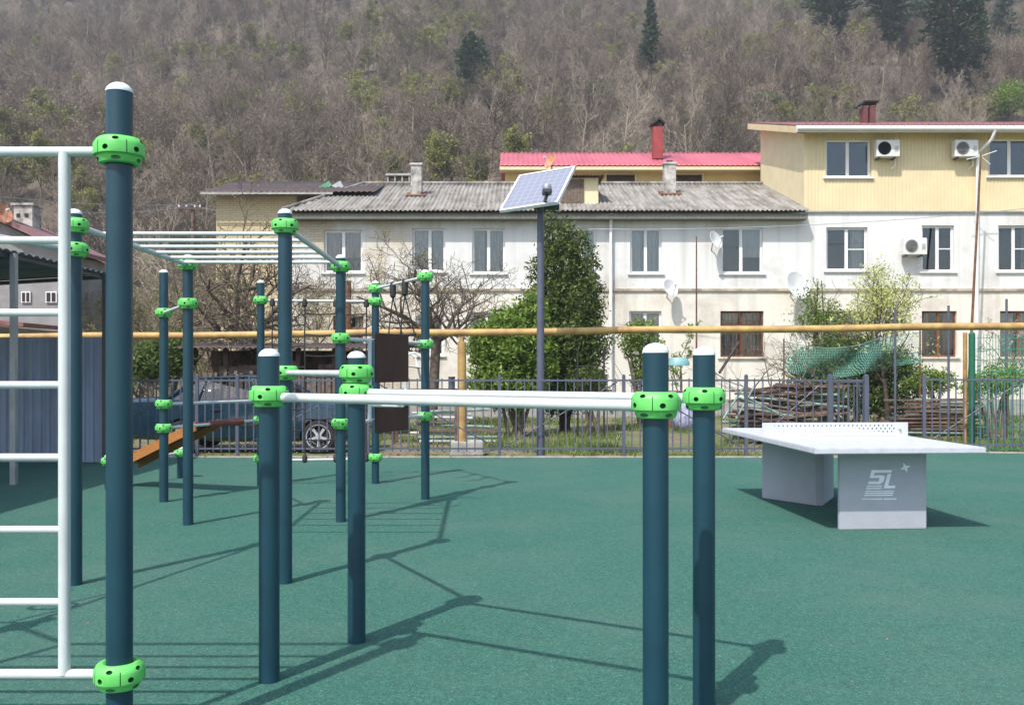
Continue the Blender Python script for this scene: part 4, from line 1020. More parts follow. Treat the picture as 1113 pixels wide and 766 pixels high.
def dish(px, py, Y, r, label, mat='dish', ry=-.5, rx=.35, mast=True):
    p = W(px, py, Y); t = thing('satellite_dish', label, 'satellite dish', p)
    Rm = Matrix.Rotation(ry, 4, 'Z') @ Matrix.Rotation(PI/2-rx, 4, 'X')
    m = MB(); m.lathe([(0, -.0), (r*.5, .02*r/.3+.01), (r*.85, .06*r/.3), (r, .09*r/.3), (r+.006, .095*r/.3), (r-.006, .1*r/.3), (r*.5, .04*r/.3), (0, .012)], 28, M4=Rm); m.build('reflector', M[mat], t)
    e = Rm @ Vector((0, 0, r*1.25)); lo = Rm @ Vector((0, -r*.95, .09*r/.3))
    MB().path([lo, e], .009, 6).build('feed_arm', M['galv'], t)
    MB().tube(e, e+(Rm.to_3x3() @ Vector((0, 0, -.1))), .028, n=10).build('receiver', M['ac'], t)
    if mast: MB().path([(0, .03, -.0), (0, .2, -.05), (0, YW-Y-.005 if Y < YW else .4, -.25)], .018, 8).build('bracket', M['galv'], t)
dish(776, 262, 29.9, .30, 'satellite dish beside the second-floor window with half-drawn curtain', ry=.75)
dish(727, 314, 29.9, .30, 'satellite dish at the floor ledge above the small barred garden', ry=.6)
dish(864, 312, 29.8, .48, 'largest white satellite dish, half hidden behind the blossom shrub', ry=.5)
dish(600, 176, 33.0, .30, 'rusty orange satellite dish on the ridge of the corrugated roof', mat='dish_rust', ry=-1.0)
MB_ = MB().tube(W(600, 178, 33.0)+Vector((0, .05, 0)), W(600, 178, 33.0)+Vector((0, .05, -1.6)), .02, n=8)
ob = MB_.build('dish_mast', M['rust']); tag(ob, 'thin rusty mast carrying the orange dish on the corrugated roof', 'mast')
dish(1, 233, 24.5, .28, 'satellite dish with rusty face beside the chimney of the stucco house', mat='dish_rust', ry=1.1)
# poles and wires
def pole(name, label, cat, pts, r, mat, n=10): return tag(MB().path(pts, r, n).build(name, mat), label, cat)
pole('leaning_pole', 'tall thin rusty pole leaning against the white wall by the downpipe', 'pole', [W(1051, 445, 28.5)-Vector((0, 0, .3)), W(1066, 168, 28.9)], [.045, .03], M['rust'])
m = MB(); p = W(1066, 170, 28.9)
for a in ((-.45, 0, -.1), (.45, -.1, .15), (-.3, .1, .25), (.3, 0, -.25)): m.tube(p, p+Vector(a), .012, n=6)
tag(m.build('antenna', M['pvc']), 'small spiky aerial at the top of the leaning rusty pole', 'antenna')
pole('antenna_pole', 'slender brown pole standing in the garden below the satellite dishes', 'pole', [W(757, 450, 28.0)-Vector((0, 0, .1)), W(757, 257, 28.0)], [.035, .02], M['rust'])
up = thing('utility_pole', 'brown wooden utility pole with short crossarm on the slope edge', 'pole', (W(210, 0, 44).x, 44, -.14))
MB().tube((0, 0, 0), (0, 0, W(210, 222, 44).z+.14), .11, .08, n=10).build('pole', M['wood_plank'], up)
MB().box((-.1, -.12, W(210, 224, 44).z), (1.1, .1, .1), .15).build('crossarm', M['wood_plank'], up)
m = MB()
for i in (-.55, -.2, .2, .45): m.lathe([(.03, 0), (.045, .05), (.03, .12), (0, .13)], 8, M4=Matrix.Translation((i-.08, -.12, W(210, 224, 44).z+.05)))
m.build('insulators', M['pvc'], up)
up = thing('utility_pole', 'rusty brown post behind the bare branches near the end of the whitewashed building', 'pole', (W(379, 0, 27).x, 27, -.14))
MB().tube((0, 0, 0), (0, 0, W(379, 300, 27).z), .09, .075, n=8).build('pole', M['rust'], up)
def wire(label, a, b, sag, r=.012):
    a, b = Vector(a), Vector(b)
    tag(MB().path([a.lerp(b, i/24)-Vector((0, 0, sag*4*(i/24)*(1-i/24))) for i in range(25)], r, 5).build('power_line', M['galv']), label, 'cable')
q = W(207, 222, 44)
wire('upper thin wire running to the wooden utility pole from the roofs beside the court', W(-120, 196, 34), q, .35)
wire('lower thin wire running to the wooden utility pole from the roofs beside the court', W(-120, 203, 34), q+Vector((0, 0, -.1)), .6)
wire('thin wire spanning from the wooden utility pole to the corrugated roof', q, W(345, 228, 31), .3)
wire('thin wire crossing the white wall below the yellow siding', W(640, 249, 28.5), W(1290, 205, 27), .35, .009)
# ------------------------------------------------------------------ car
def make_car(loc):
    t = thing('parked_car', 'dark blue saloon car with five-spoke wheels parked behind the picket fence', 'car', loc)
    # x forward (to the right of the fence), length 4.35
    st = [(-2.50, .42, .80, .74), (-2.46, .30, .93, .79), (-2.36, .26, .985, .81), (-1.9, .24, 1.0, .83), (-1.0, .22, .985, .84), (0, .2, .97, .84), (.7, .2, .965, .84), (1.05, .22, .955, .84), (1.6, .24, .90, .82), (1.95, .26, .85, .80), (2.10, .30, .78, .76), (2.15, .40, .66, .72)]
    m = MB()
    for x, zb_, zt_, w_ in st:
        ring = [(w_*.86, zb_), (w_*.97, zb_+.08), (w_, (zb_+zt_)/2-.02), (w_*.985, (zb_+zt_)/2+.10), (w_*.95, zt_-.05), (w_*.86, zt_), (w_*.4, zt_+.025), (0, zt_+.03)]
        full = ring + [(-a, b) for a, b in reversed(ring[:-1])]
        for a, b in full: m.v.append((x, a, b))
    n = 15
    for i in range(len(st)-1):
        for k_ in range(n): a = i*n+k_; b = i*n+(k_+1) % n; m.f.append((a, a+n, b+n, b)); m.mi.append(0)
    m.f.append(tuple(range(n))); m.f.append(tuple((len(st)-1)*n+k_ for k_ in reversed(range(n)))); m.mi += [0, 0]
    body = m.build('body', M['car'], t, smooth=40, clean=True)
    cut = MB()
    for x in (-1.25, 1.30): cut.lathe([(.345, -1.2), (.345, 1.2)], 32, M4=Matrix.Translation((x, 0, .30)) @ Matrix.Rotation(PI/2, 4, 'X'))
    cobj = cut.build('cutter', M['black'], t, clean=True)
    md = body.modifiers.new('b', 'BOOLEAN'); md.object = cobj; md.operation = 'DIFFERENCE'; md.solver = 'EXACT'
    dg = bpy.context.evaluated_depsgraph_get(); me = bpy.data.meshes.new_from_object(body.evaluated_get(dg)); body.modifiers.clear(); body.data = me
    bpy.data.objects.remove(cobj)
    body.data.polygons.foreach_set('use_smooth', [True]*len(body.data.polygons)); body.data.set_sharp_from_angle(angle=math.radians(35))
    MB().bx(-1.9, 1.9, -.6, .6, .24, .6).build('underbody', M['black'], t, smooth=0)
    # greenhouse: profile points along the side; y half widths
    gp_ = [(-1.62, .95, .72), (-.98, 1.385, .56), (-.1, 1.43, .57), (.28, 1.395, .56), (1.05, .93, .72)]
    m = MB()
    n_ = len(gp_)
    for s_ in (-1, 1):
        for x, z, y in gp_: m.v.append((x, s_*y, z))
        for x, z, y in [(-1.62, .93, .76), (1.05, .90, .76)]: m.v.append((x, s_*y, z))
    # roof skin with thickness
    rf_ = MB()
    P_ = [(-1.05, 1.365, .555), (-.6, 1.425, .575), (-.1, 1.445, .58), (.2, 1.43, .575), (.33, 1.395, .56)]
    for x, z, y in P_: rf_.v += [(x, -y, z-.02), (x, -y*.85, z+.005), (x, 0, z+.025), (x, y*.85, z+.005), (x, y, z-.02)]
    for i in range(4):
        for k_ in range(4): a = i*5+k_; rf_.f.append((a, a+5, a+6, a+1)); rf_.mi.append(0)
    rr = rf_.build('roof', M['car'], t, smooth=180); s2 = rr.modifiers.new('t', 'SOLIDIFY'); s2.thickness = .035
    pl_ = MB()
    for s_ in (-1, 1):
        def pp(x, z):
            f = (z-.95)/(1.39-.95); return (x, s_*(.735-(.735-.575)*f), z)
        for a, b, r_ in ((pp(1.08, .93), pp(.32, 1.395), .028), (pp(-1.62, .97), pp(-1.03, 1.38), .04), (pp(.02, .94), pp(-.05, 1.41), .032), (pp(-1.0, .95), pp(-.86, 1.38), .03), (pp(-1.03, 1.385), pp(-.1, 1.415), .026), (pp(-.1, 1.415), pp(.32, 1.385), .026), (pp(-1.62, .965), pp(1.05, .925), .022)):
            pl_.tube(a, b, r_, n=6)
    pl_.build('pillars', M['car'], t)
    for s_ in (-1, 1):
        g_ = MB(); g_.add([(-1.5, s_*.715, .96), (.95, s_*.715, .94), (.30, s_*.58, 1.385), (-.08, s_*.585, 1.41), (-.98, s_*.575, 1.37)], [(0, 1, 2, 3, 4)]); g_.build('side_window', M['car_glass'], t, smooth=0)
    g_ = MB(); g_.add([(1.08, -.72, .93), (1.08, .72, .93), (.34, .55, 1.39), (.34, -.55, 1.39)], [(0, 1, 2, 3)]); g_.build('windscreen', M['car_glass'], t, smooth=0)
    g_ = MB(); g_.add([(-1.64, -.72, .96), (-1.64, .72, .96), (-1.04, .54, 1.37), (-1.04, -.54, 1.37)], [(3, 2, 1, 0)]); g_.build('rear_window', M['car_glass'], t, smooth=0)
    for x in (-.1, -.95):
        for y in (-.36, .36): MB().box((x+(.5 if x > -.5 else 0), y, .82), (.16, .46, .70), R=Matrix.Rotation(-.15, 3, 'Y')).build('seat', M['dark_in'], t, bevel=.05)
    MB().box((.55, 0, .84), (.5, 1.3, .2)).build('dashboard', M['dark_in'], t, bevel=.03)
    ty = MB(); pr = [(.19, -.09), (.27, -.10), (.305, -.085), (.315, -.05), (.315, .05), (.305, .085), (.27, .10), (.19, .09)]
    ty.lathe(pr+[pr[0]], 36); ty.f = [f for f in ty.f if len(f) == 4]; tyre = ty.mesh('tyre', M['tyre'])
    ri = MB(); ri.lathe([(.215, -.098), (.232, -.103), (.228, -.085), (.205, -.07), (.19, .05)], 36); ri.f = [f for f in ri.f if len(f) == 4]; ri.mi = [0]*len(ri.f)
    ri.lathe([(0, -.08), (.035, -.08), (.05, -.065), (.05, 0)], 18)
    for k_ in range(5):
        a = 2*PI*k_/5+.3; dr = Vector((math.cos(a), math.sin(a), 0)); tq = Vector((-dr.y, dr.x, 0))
        vs = []
        for r_, w_, z in ((.03, .028, -.078), (.10, .022, -.07), (.215, .034, -.085)):
            vs += [dr*r_+tq*w_+Vector((0, 0, z)), dr*r_-tq*w_+Vector((0, 0, z)), dr*r_-tq*w_+Vector((0, 0, z+.035)), dr*r_+tq*w_+Vector((0, 0, z+.035))]
        ri.add(vs, [(0, 1, 5, 4), (1, 2, 6, 5), (2, 3, 7, 6), (3, 0, 4, 7), (4, 5, 9, 8), (5, 6, 10, 9), (6, 7, 11, 10), (7, 4, 8, 11)])
    rim = ri.mesh('rim', M['alloy'])
    db = MB(); db.lathe([(0, .0), (.15, 0), (.15, .02), (0, .02)], 20); disc = db.mesh('brake_disc', M['dark_metal'])
    for x in (-1.25, 1.30):
        for s_ in (-1, 1):
            w_ = bpy.data.objects.new('wheel', tyre); COL.objects.link(w_); w_.parent = t; w_.location = (x, s_*.72, .30); w_.rotation_euler = (-PI/2 if s_ < 0 else PI/2, 0, 0)
            w_.rotation_euler = (PI/2*(-1 if s_ < 0 else 1), 0, 0)
            w_.data = tyre; w_.name = 'wheel'
            rm = linked('rim', rim, w_, (0, 0, 0), rot=(PI, 0, 0) if False else (0, 0, 0)); linked('brake_disc', disc, w_, (0, 0, -.02))
            pass
    # flares, trim, handles, lights
    for s_ in (-1, 1):
        for x in (-.62, .38): MB().box((x, s_*.835, .80), (.17, .03, .03)).build('door_handle', M['black'], t, bevel=.006)
        MB().bx(-.86, .86, s_*.838-.008, s_*.838+.008, .50, .545).build('side_trim', M['black'], t, smooth=0)
        MB().box((.86, s_*.86, 1.0), (.12, .16, .11)).build('mirror', M['car'], t, bevel=.02)
        MB().box((2.08, s_*.56, .66), (.12, .28, .15)).build('headlight', M['galv'], t, bevel=.02)
        MB().box((-2.46, s_*.60, .74), (.09, .28, .16)).build('tail_light', M['red_metal'], t, bevel=.02)
        m = MB(); m.path([(x, s_*.846, z) for x, z in ((.92, .28), (.92, .60), (.88, .93))], .003, 4); m.path([(x, s_*.847, z) for x, z in ((-.02, .26), (-.02, .93))], .003, 4); m.build('door_gap', M['black'], t)
    MB().bx(1.0, 2.13, -.74, .74, .30, .42).build('bumper', M['black'], t, bevel=.03) if False else None
    return t
make_car((W(347, 0, 17.3).x-1.30, 17.3+.72, -.125))
# ------------------------------------------------------------------ vegetation
def rvec(r): 
    while True:
        v = Vector((r.uniform(-1, 1), r.uniform(-1, 1), r.uniform(-1, 1)))
        if .05 < v.length < 1: return v.normalized()
def grow(m, r, p, d, L, rad, lev, maxl, tips, gn=.35, kids=(5, 5, 4, 4), up=.12, sides=(9, 6, 4, 3, 3), spread=.75, ratio=.62, minr=.004, start=.3):
    """one branch as a bent tapered tube, then its children"""
    seg = 5 if lev < 2 else 3
    ps = [p.copy()]; rs = [rad]; dd = d.copy()
    for i in range(seg):
        dd = (dd + rvec(r)*gn*(.5 if lev == 0 else 1) + Vector((0, 0, up))).normalized()
        ps.append(ps[-1]+dd*L/seg); rs.append(max(minr, rad*(1-.72*(i+1)/seg)))
    m.path(ps, rs, sides[min(lev, 4)], caps=False)
    if lev >= maxl: tips.append((ps[-1], dd)); tips.append((ps[len(ps)//2], dd)); return
    nk = kids[min(lev, len(kids)-1)]
    for k in range(nk):
        f = start+(1-start)*(k+r.uniform(.2, .9))/nk; f = min(f, .99)
        x = f*seg; i = int(x); q = ps[i].lerp(ps[i+1], x-i); rr = lerp(rs[i], rs[i+1], x-i)
        ax = (ps[i+1]-ps[i]).normalized(); side = ax.cross(rvec(r)).normalized()
        nd = (ax*(1-spread)+side*spread+Vector((0, 0, .12))).normalized()
        grow(m, r, q, nd, L*ratio*r.uniform(.65, 1.15)*(1.1-.35*f), rr*.66, lev+1, maxl, tips, gn, kids, up, sides, spread, ratio, minr, .22)
    tips.append((ps[-1], dd))

def leaves(pts, r, n, sz, spread, shape='leaf'):
    """n small leaves scattered round each point"""
    m = MB()
    for p, d in pts:
        for _ in range(n):
            c = p+rvec(r)*spread*r.random()**.6
            a = rvec(r); b = a.cross(rvec(r)).normalized(); s = sz*r.uniform(.6, 1.3)
            m.v += [tuple(c-a*s), tuple(c+b*s*.38), tuple(c+a*s), tuple(c-b*s*.38)]
            o = len(m.v)-4; m.f.append((o, o+1, o+2, o+3)); m.mi.append(0)
    return m

def bare_tree(name, label, loc, seed, H, rad, trunkL, kids=(6, 5, 4, 4), spread=.72, gn=.4, mat='bark', buds=None, bud_mat='leaf_yellow', lean=(0, 0), start=.55, group=None, maxl=4, ratio=.66, n=2, sz=.03, bsp=.08, cat='tree', minr=.006):
    r = random.Random(seed); t = thing(name, label, cat, loc, 0, group)
    m = MB(); tips = []
    grow(m, r, Vector((0, 0, -.1)), Vector((lean[0], lean[1], 1)).normalized(), trunkL, rad, 0, maxl, tips, gn, kids, .10, (10, 7, 5, 3, 3), spread, ratio, minr, start)
    m.build('trunk', M[mat], t, smooth=180)
    if buds: leaves(tips, r, n, sz, bsp).build('crown', M[bud_mat], t, smooth=0)
    return t
def G(x, Y): return (W(x, 0, Y).x, Y, -.145)
def orchard(label, loc, seed, trunk_h, limbs, L, rad):
    r = random.Random(seed); t = thing('bare_tree', label, 'tree', loc); m = MB(); tips = []
    m.path([(-.1, 0, -.1), (0, 0, trunk_h*.5), (.05, 0, trunk_h)], [rad*1.5, rad*1.25, rad*1.2], 10, caps=False)
    for i in range(limbs):
        a = 2*PI*(i+r.uniform(-.3, .3))/limbs; el = r.uniform(.10, 1.0)
        d = Vector((math.cos(a)*math.cos(el), math.sin(a)*math.cos(el)*.6, math.sin(el))).normalized()
        grow(m, r, Vector((.05, 0, trunk_h-r.uniform(.0, .35))), d, L*r.uniform(.8, 1.15), rad*r.uniform(.5, .75), 1, 4, tips, .46, (8, 8, 6, 4), .05, (9, 7, 5, 3, 3), .66, .60, .006, .18)
    m.build('trunk', M['bark'], t, smooth=180)
    leaves(tips, r, 1, .02, .06).build('crown', M['leaf_yellow'], t, smooth=0)
orchard('spreading leafless orchard tree with thick limbs in front of the cream brick house', G(262, 24), 11, 2.35, 9, 2.9, .15)
orchard('leafless orchard tree with winding branches before the windows of the whitewashed wall', G(472, 24.5), 21, 2.5, 8, 2.3, .105)
bare_tree('bare_tree', 'thin upright leafless tree close to the left corner of the whitewashed building', G(335, 28), 37, 5.5, .10, 3.2, kids=(7, 6, 5, 4), gn=.3, mat='bark_pale', start=.5, ratio=.62, spread=.6, buds=True, n=1, sz=.02)
for i, (x, Y, s, H, lab) in enumerate(((150, 30, 3, 4.2, 'bushy bare tree with olive buds just right of the tallest nearest post'), (200, 34, 4, 4.8, 'bare budding tree below the crossarm of the wooden utility pole'),
        (240, 27, 5, 6.0, 'twiggy bare tree against the left edge of the cream brick house'), (165, 27, 18, 5.0, 'pale many-branched bare tree between the paired teal posts'), (92, 31, 8, 4.2, 'bare twiggy tree rising behind the lower end of the maroon roof'), (178, 40, 9, 5.2, 'taller olive-tinged bare tree behind the smaller ones left of the brick house'),
        (120, 42, 10, 5.0, 'bare tree deep behind the canopy corner, hidden partly by the tallest post'), (40, 44, 12, 5.5, 'bare tree above the chimney of the stucco house'))):
    bare_tree('bare_tree', lab, G(x, Y), 50+s, 6, .12, H*.62, kids=(10, 7, 5, 4), gn=.3, mat='bark_pale', start=.2, ratio=.62, spread=.62, buds=True, bud_mat='bud', n=2, sz=.03)
bare_tree('bare_tree', 'half-bare sapling with few green leaves growing by the downpipe wall', G(742, 27.5), 71, 4, .05, 2.2, kids=(5, 4, 3), gn=.2, start=.25, ratio=.5, spread=.5, buds=True, bud_mat='leaf_mid', n=4, sz=.05, bsp=.16, maxl=3)

def shrub(name, label, loc, seed, blobs, n, sz, leaf, stems=6, stem_h=1.5, cat='shrub', group=None, clump=.16, per=14, tw=True, edge=.45, bark='bark'):
    """blobs: (dx,dy,z,rx,ry,rz); leaf clumps spread through the volume, denser at the skin"""
    r = random.Random(seed); t = thing(name, label, cat, loc, 0, group)
    pts = []; tot = sum(b[3]*b[4]*b[5] for b in blobs)
    for b in blobs:
        k = int(n*b[3]*b[4]*b[5]/tot)
        for _ in range(k):
            d = rvec(r); f = (edge+(1-edge)*r.random())
            lump = 1+.26*noise.noise(d*2.2+Vector((seed, b[0], b[2])))+.13*noise.noise(d*5.5+Vector((seed, 3, 1)))
            p = Vector((b[0]+d.x*b[3]*f*lump, b[1]+d.y*b[4]*f*lump, b[2]+d.z*b[5]*f*lump))
            if p.z > .1: pts.append((p, d))
    leaves(pts, r, per, sz, clump).build('crown', M[leaf], t, smooth=0)
    m = MB(); tips = []
    for i in range(stems):
        a = r.uniform(0, 2*PI); b = blobs[i % len(blobs)]
        e = Vector((b[0], b[1], b[2])) + Vector((math.cos(a)*b[3]*.55, math.sin(a)*b[4]*.55, b[5]*.5))
        s0 = Vector((r.uniform(-.15, .15), r.uniform(-.1, .1), 0)); mid = s0.lerp(e, .5)+Vector((r.uniform(-.1, .1), r.uniform(-.1, .1), .1))
        m.path([s0, mid, e], [.05, .035, .012], 6, caps=False)
    if tw:
        for p, d in pts[::9]: m.path([p*.55+Vector((0, 0, p.z*.25)), p], [.010, .004], 3, caps=False)
    m.build('trunk', M[bark], t, smooth=180)
    return t
# evergreen column and its fresh green neighbours
sE = F/23.
def bl(xc, yc, rx, ry, Y, x0): return ((xc-x0)/F*Y, 0, CH+(HY-yc)/F*Y+.145, rx/F*Y, rx/F*Y*.8, ry/F*Y)
shrub('evergreen_tree', 'tall dark green evergreen with shiny leaves right behind the solar lamp post', G(612, 23), 3, [bl(610, 290, 27, 34, 23, 612), bl(622, 328, 36, 40, 23, 612), bl(618, 375, 44, 45, 23, 612), bl(588, 345, 20, 40, 23, 612), bl(614, 420, 46, 30, 23, 612), bl(601, 262, 16, 26, 23, 612), bl(630, 268, 14, 26, 23, 612), bl(595, 246, 7, 20, 23, 612), bl(613, 248, 8, 20, 23, 612), bl(640, 290, 12, 22, 23, 612), bl(582, 300, 10, 24, 23, 612)], 3000, .055, 'leaf_dark', stems=9, cat='tree', clump=.19, per=14, bark='bark_dark', edge=.5)
shrub('leafy_shrub', 'fresh green broad shrub crowding the foot of the dark evergreen', G(560, 21.5), 5, [bl(560, 372, 40, 34, 21.5, 560), bl(535, 385, 26, 28, 21.5, 560), bl(572, 348, 22, 22, 21.5, 560), bl(545, 350, 14, 16, 21.5, 560), bl(585, 390, 24, 30, 21.5, 560), bl(548, 418, 40, 26, 21.5, 560), bl(578, 338, 17, 24, 21.5, 560), bl(524, 366, 14, 14, 21.5, 560)], 1900, .07, 'leaf_mid', stems=8, clump=.17, per=12)
shrub('leafy_shrub', 'small round green shrub with thin stems below the ground-floor window with white frame', G(698, 26), 6, [bl(690, 366, 19, 15, 26, 698), bl(710, 376, 12, 12, 26, 698), bl(700, 355, 14, 9, 26, 698), bl(684, 381, 10, 9, 26, 698), bl(697, 400, 12, 22, 26, 698)], 340, .055, 'leaf_mid', stems=9, clump=.16, per=9)
shrub('leafy_shrub', 'green shrub between the two thinner posts beyond the car roof', G(180, 22), 7, [bl(180, 388, 34, 24, 22, 180), bl(158, 396, 22, 20, 22, 180), bl(196, 372, 14, 14, 22, 180)], 620, .06, 'leaf_ivy', stems=6, clump=.16, per=11)
shrub('leafy_shrub', 'yellow-green shrub hanging over the netting, with feathery fresh leaves', G(955, 25), 8, [bl(958, 325, 32, 34, 25, 955), bl(940, 345, 24, 20, 25, 955), bl(975, 350, 24, 20, 25, 955), bl(955, 296, 14, 16, 25, 955), bl(985, 330, 14, 14, 25, 955)], 700, .042, 'leaf_yellow', stems=7, clump=.24, per=9, edge=.1, bark='bark_pale')
bare_tree('blossom_tree', 'small tree with pale pinkish blossom in front of the white-framed corner window', G(892, 25.5), 81, 4, .06, 2.6, kids=(9, 6, 5), gn=.28, start=.3, ratio=.62, spread=.6, buds=True, bud_mat='blossom', n=3, sz=.022, bsp=.10, maxl=3)
shrub('leafy_shrub', 'olive green bush tangled under the pale blossom tree', G(895, 24.5), 9, [bl(885, 345, 28, 28, 24.5, 895), bl(910, 350, 22, 22, 24.5, 895), bl(880, 325, 14, 18, 24.5, 895), bl(890, 310, 8, 10, 24.5, 895)], 330, .045, 'leaf_mid', stems=9, clump=.2, per=7, edge=.2)
shrub('ivy_thicket', 'dense green thicket caught under the teal netting behind the plank pile', G(925, 23.2), 10, [bl(900, 398, 38, 24, 23.2, 925), bl(950, 396, 40, 26, 23.2, 925), bl(985, 400, 20, 24, 23.2, 925), bl(870, 400, 18, 22, 23.2, 925), bl(920, 378, 36, 14, 23.2, 925), bl(895, 430, 40, 24, 23.2, 925), bl(960, 432, 40, 24, 23.2, 925)], 3000, .05, 'leaf_ivy', stems=8, clump=.2, per=9, edge=.2)
bare_tree('garden_tree', 'leaning dark trunk with sparse leaves rising at the end of the teal netting', G(965, 22.6), 82, 4, .075, 2.9, kids=(6, 5, 4), gn=.3, mat='bark_dark', start=.4, ratio=.6, spread=.6, buds=True, bud_mat='leaf_yellow', n=4, sz=.045, bsp=.15, maxl=3, lean=(.12, 0))
bare_tree('blossom_tree', 'thin white-flowering tree behind the green wire fence at the right end', G(1095, 24), 83, 3.4, .05, 2.3, kids=(8, 5, 4), gn=.25, start=.3, ratio=.55, spread=.6, buds=True, bud_mat='blossom', n=4, sz=.03, bsp=.12, maxl=3)
shrub('leafy_shrub', 'low green shrub standing behind the tall wire fence', G(1085, 20), 12, [bl(1085, 412, 30, 16, 20, 1085), bl(1060, 420, 20, 12, 20, 1085), bl(1110, 405, 14, 10, 20, 1085)], 230, .05, 'leaf_mid', stems=6, clump=.16, per=8)
shrub('leafy_shrub', 'low green shrub beside the flat lumber stack in the gate gap', G(1012, 22.6), 13, [bl(1012, 414, 24, 14, 22.6, 1012), bl(990, 420, 14, 10, 22.6, 1012)], 330, .045, 'leaf_mid', stems=5, clump=.14, per=8)
shrub('leafy_shrub', 'dark low shrub at the foot of the black metal frame', G(645, 21.5), 14, [bl(640, 412, 22, 12, 21.5, 645)], 180, .045, 'leaf_dark', stems=5, clump=.14, per=8)
for i, (x, Y, w_, h_, lab) in enumerate(((1150, 22, 30, 30, 'broad green shrub beyond the end of the wire fence'), (1230, 26, 40, 40, 'large green shrub far along the building behind the wire fence'), (-60, 30, 50, 40, 'large green shrub behind the canopy'))):
    shrub('leafy_shrub', lab, G(x, Y), 40+i, [bl(x, 395, w_, h_, Y, x), bl(x+20, 405, w_*.7, h_*.7, Y, x)], 600, .06, 'leaf_ivy', stems=6, clump=.18, per=9)

# teal netting, draped over rope
m = MB(); nx, nz = 60, 12
for j in range(nz+1):
    for i in range(nx+1):
        u = i/nx; v = j/nz; px = 852+150*u
        topy = 371+7*math.sin(PI*min(1, u*1.5))-22*max(0, u-.55); boty = 404+7*math.sin(u*5)-6*max(0, u-.7)
        Y = 21.6+.28*math.sin(u*13+v*4)*v+.15*math.sin(u*29)*v; p = W(px, lerp(topy, boty, v), Y); m.v.append(tuple(p))
for j in range(nz):
    for i in range(nx): a = j*(nx+1)+i; m.f.append((a, a+1, a+nx+2, a+nx+1)); m.mi.append(0)
nt = thing('garden_netting', 'teal mesh netting sagging between poles over the thicket behind the fence', 'netting')
ob = m.build('netting', M['netting'], nt, smooth=180)
MB().path([m.v[i] for i in range(nx+1)], .008, 5).build('edge_rope', M['pile_green'], nt)
for px, top in ((852, 368), (1000, 352)):
    MB().tube(W(px, 0, 21.6)*Vector((1, 1, 0)) if False else (W(px, 0, 21.6).x, 21.6, -.14), W(px, top, 21.6), .02, n=8).build('support_pole', M['rust'], nt)
for px, ty, lab in ((973, 334, 'thin blue-grey pole standing at the yellow-green shrub'), (1031, 332, 'thin blue-grey pole in front of the wooden ground-floor window'), (1094, 325, 'thin blue-grey pole seen through the green wire fence')):
    tag(MB().tube((W(px, 0, 20.6).x, 20.6, -.14), W(px, ty, 20.6), .026, n=12).build('garden_pole', M['galv'] if False else M['fence']), lab, 'pole')

# fallen bits blown onto the court
m = MB(); r = random.Random(61)
for i in range(420):
    Y = 3.0+11.8*r.random()**.8; x = r.uniform(-.6, .6)*Y
    if x > 11.8: continue
    c_ = Vector((x, Y, .004)); a = rvec(r); a.z *= .2; b = a.cross(Vector((0, 0, 1))).normalized(); s = r.uniform(.004, .012)*(2 if r.random() < .04 else 1)
    m.v += [tuple(c_-a*s), tuple(c_+b*s*.6+Vector((0, 0, .003))), tuple(c_+a*s), tuple(c_-b*s*.6)]; o = len(m.v)-4; m.f.append((o, o+1, o+2, o+3)); m.mi.append(0)
tag(m.build('court_debris', M['bark_pale'], smooth=0), 'tiny leaf scraps and grit blown over the green court', 'debris', kind='stuff')
wire('black slack cable hanging down the wall beside the white downpipe near the evergreen', W(652, 362, 30.0), W(700, 432, 29.6), .3, .014)
# ------------------------------------------------------------------ piles of planks and pipes
def pile(seed, n, x0, x1, Y, y_top, y_bot, cat, name, labels, mats, group, tilt=.12, flat=False, Lm=None):
    r = random.Random(seed); zb = -.14; zt = CH+(HY-y_top)/F*Y
    xa, xb = (x0-CXP)/F*Y, (x1-CXP)/F*Y
    layers = max(3, int((zt-zb)/.085)); k = 0
    for l in range(layers):
        f = l/layers; per = max(1, round(n/layers))
        for j in range(per):
            L = (xb-xa)*(1-.45*f)*r.uniform(.65, 1.0) if not Lm else Lm*r.uniform(.85, 1.1)
            cx = lerp(xa+L/2, xb-L/2, .5 if flat else r.random()) if xb-xa > L else (xa+xb)/2
            yy = Y+(j-per/2)*.17*(1-.5*f)+r.uniform(-.05, .05); z = zb+.06+l*.082+r.uniform(-.01, .01)
            mt = r.choice(mats); tl = r.uniform(-tilt, tilt)*(.3 if l == 0 else 1); yaw = r.uniform(-tilt, tilt)*1.4
            R = Matrix.Rotation(yaw, 3, 'Z') @ Matrix.Rotation(tl, 3, 'Y')
            q = MB()
            if mt[1] == 'pipe': q.lathe([(.028, -L/2), (.028, L/2)], 8, M4=Matrix.Rotation(PI/2, 4, 'Y')); 
            else: q.box((0, 0, 0), (L, r.uniform(.09, .16), r.uniform(.03, .055)))
            o = q.build('plank' if mt[1] != 'pipe' else 'pipe', M[mt[0]], None, smooth=30)
            o.location = (cx, yy, max(z, abs(math.sin(tl))*L/2+zb)); o.rotation_euler = R.to_euler()
            lb = labels[mt[1]]; tag(o, lb, 'plank' if mt[1] != 'pipe' else 'pipe', group+(' of wood' if mt[1] != 'pipe' else ' of metal tube')); k += 1
mt1 = [('wood_plank', 'wood')]*5+[('wood_grey', 'wood')]*2+[('pile_green', 'pipe')]*2
pile(1, 60, 783, 925, 19.8, 413, 458, '', '', {'wood': 'weathered brown plank in the messy heap behind the fence near the blossom tree', 'pipe': 'pale green tube in the messy heap behind the fence near the blossom tree'}, mt1, 'heap behind the fence', tilt=.16)
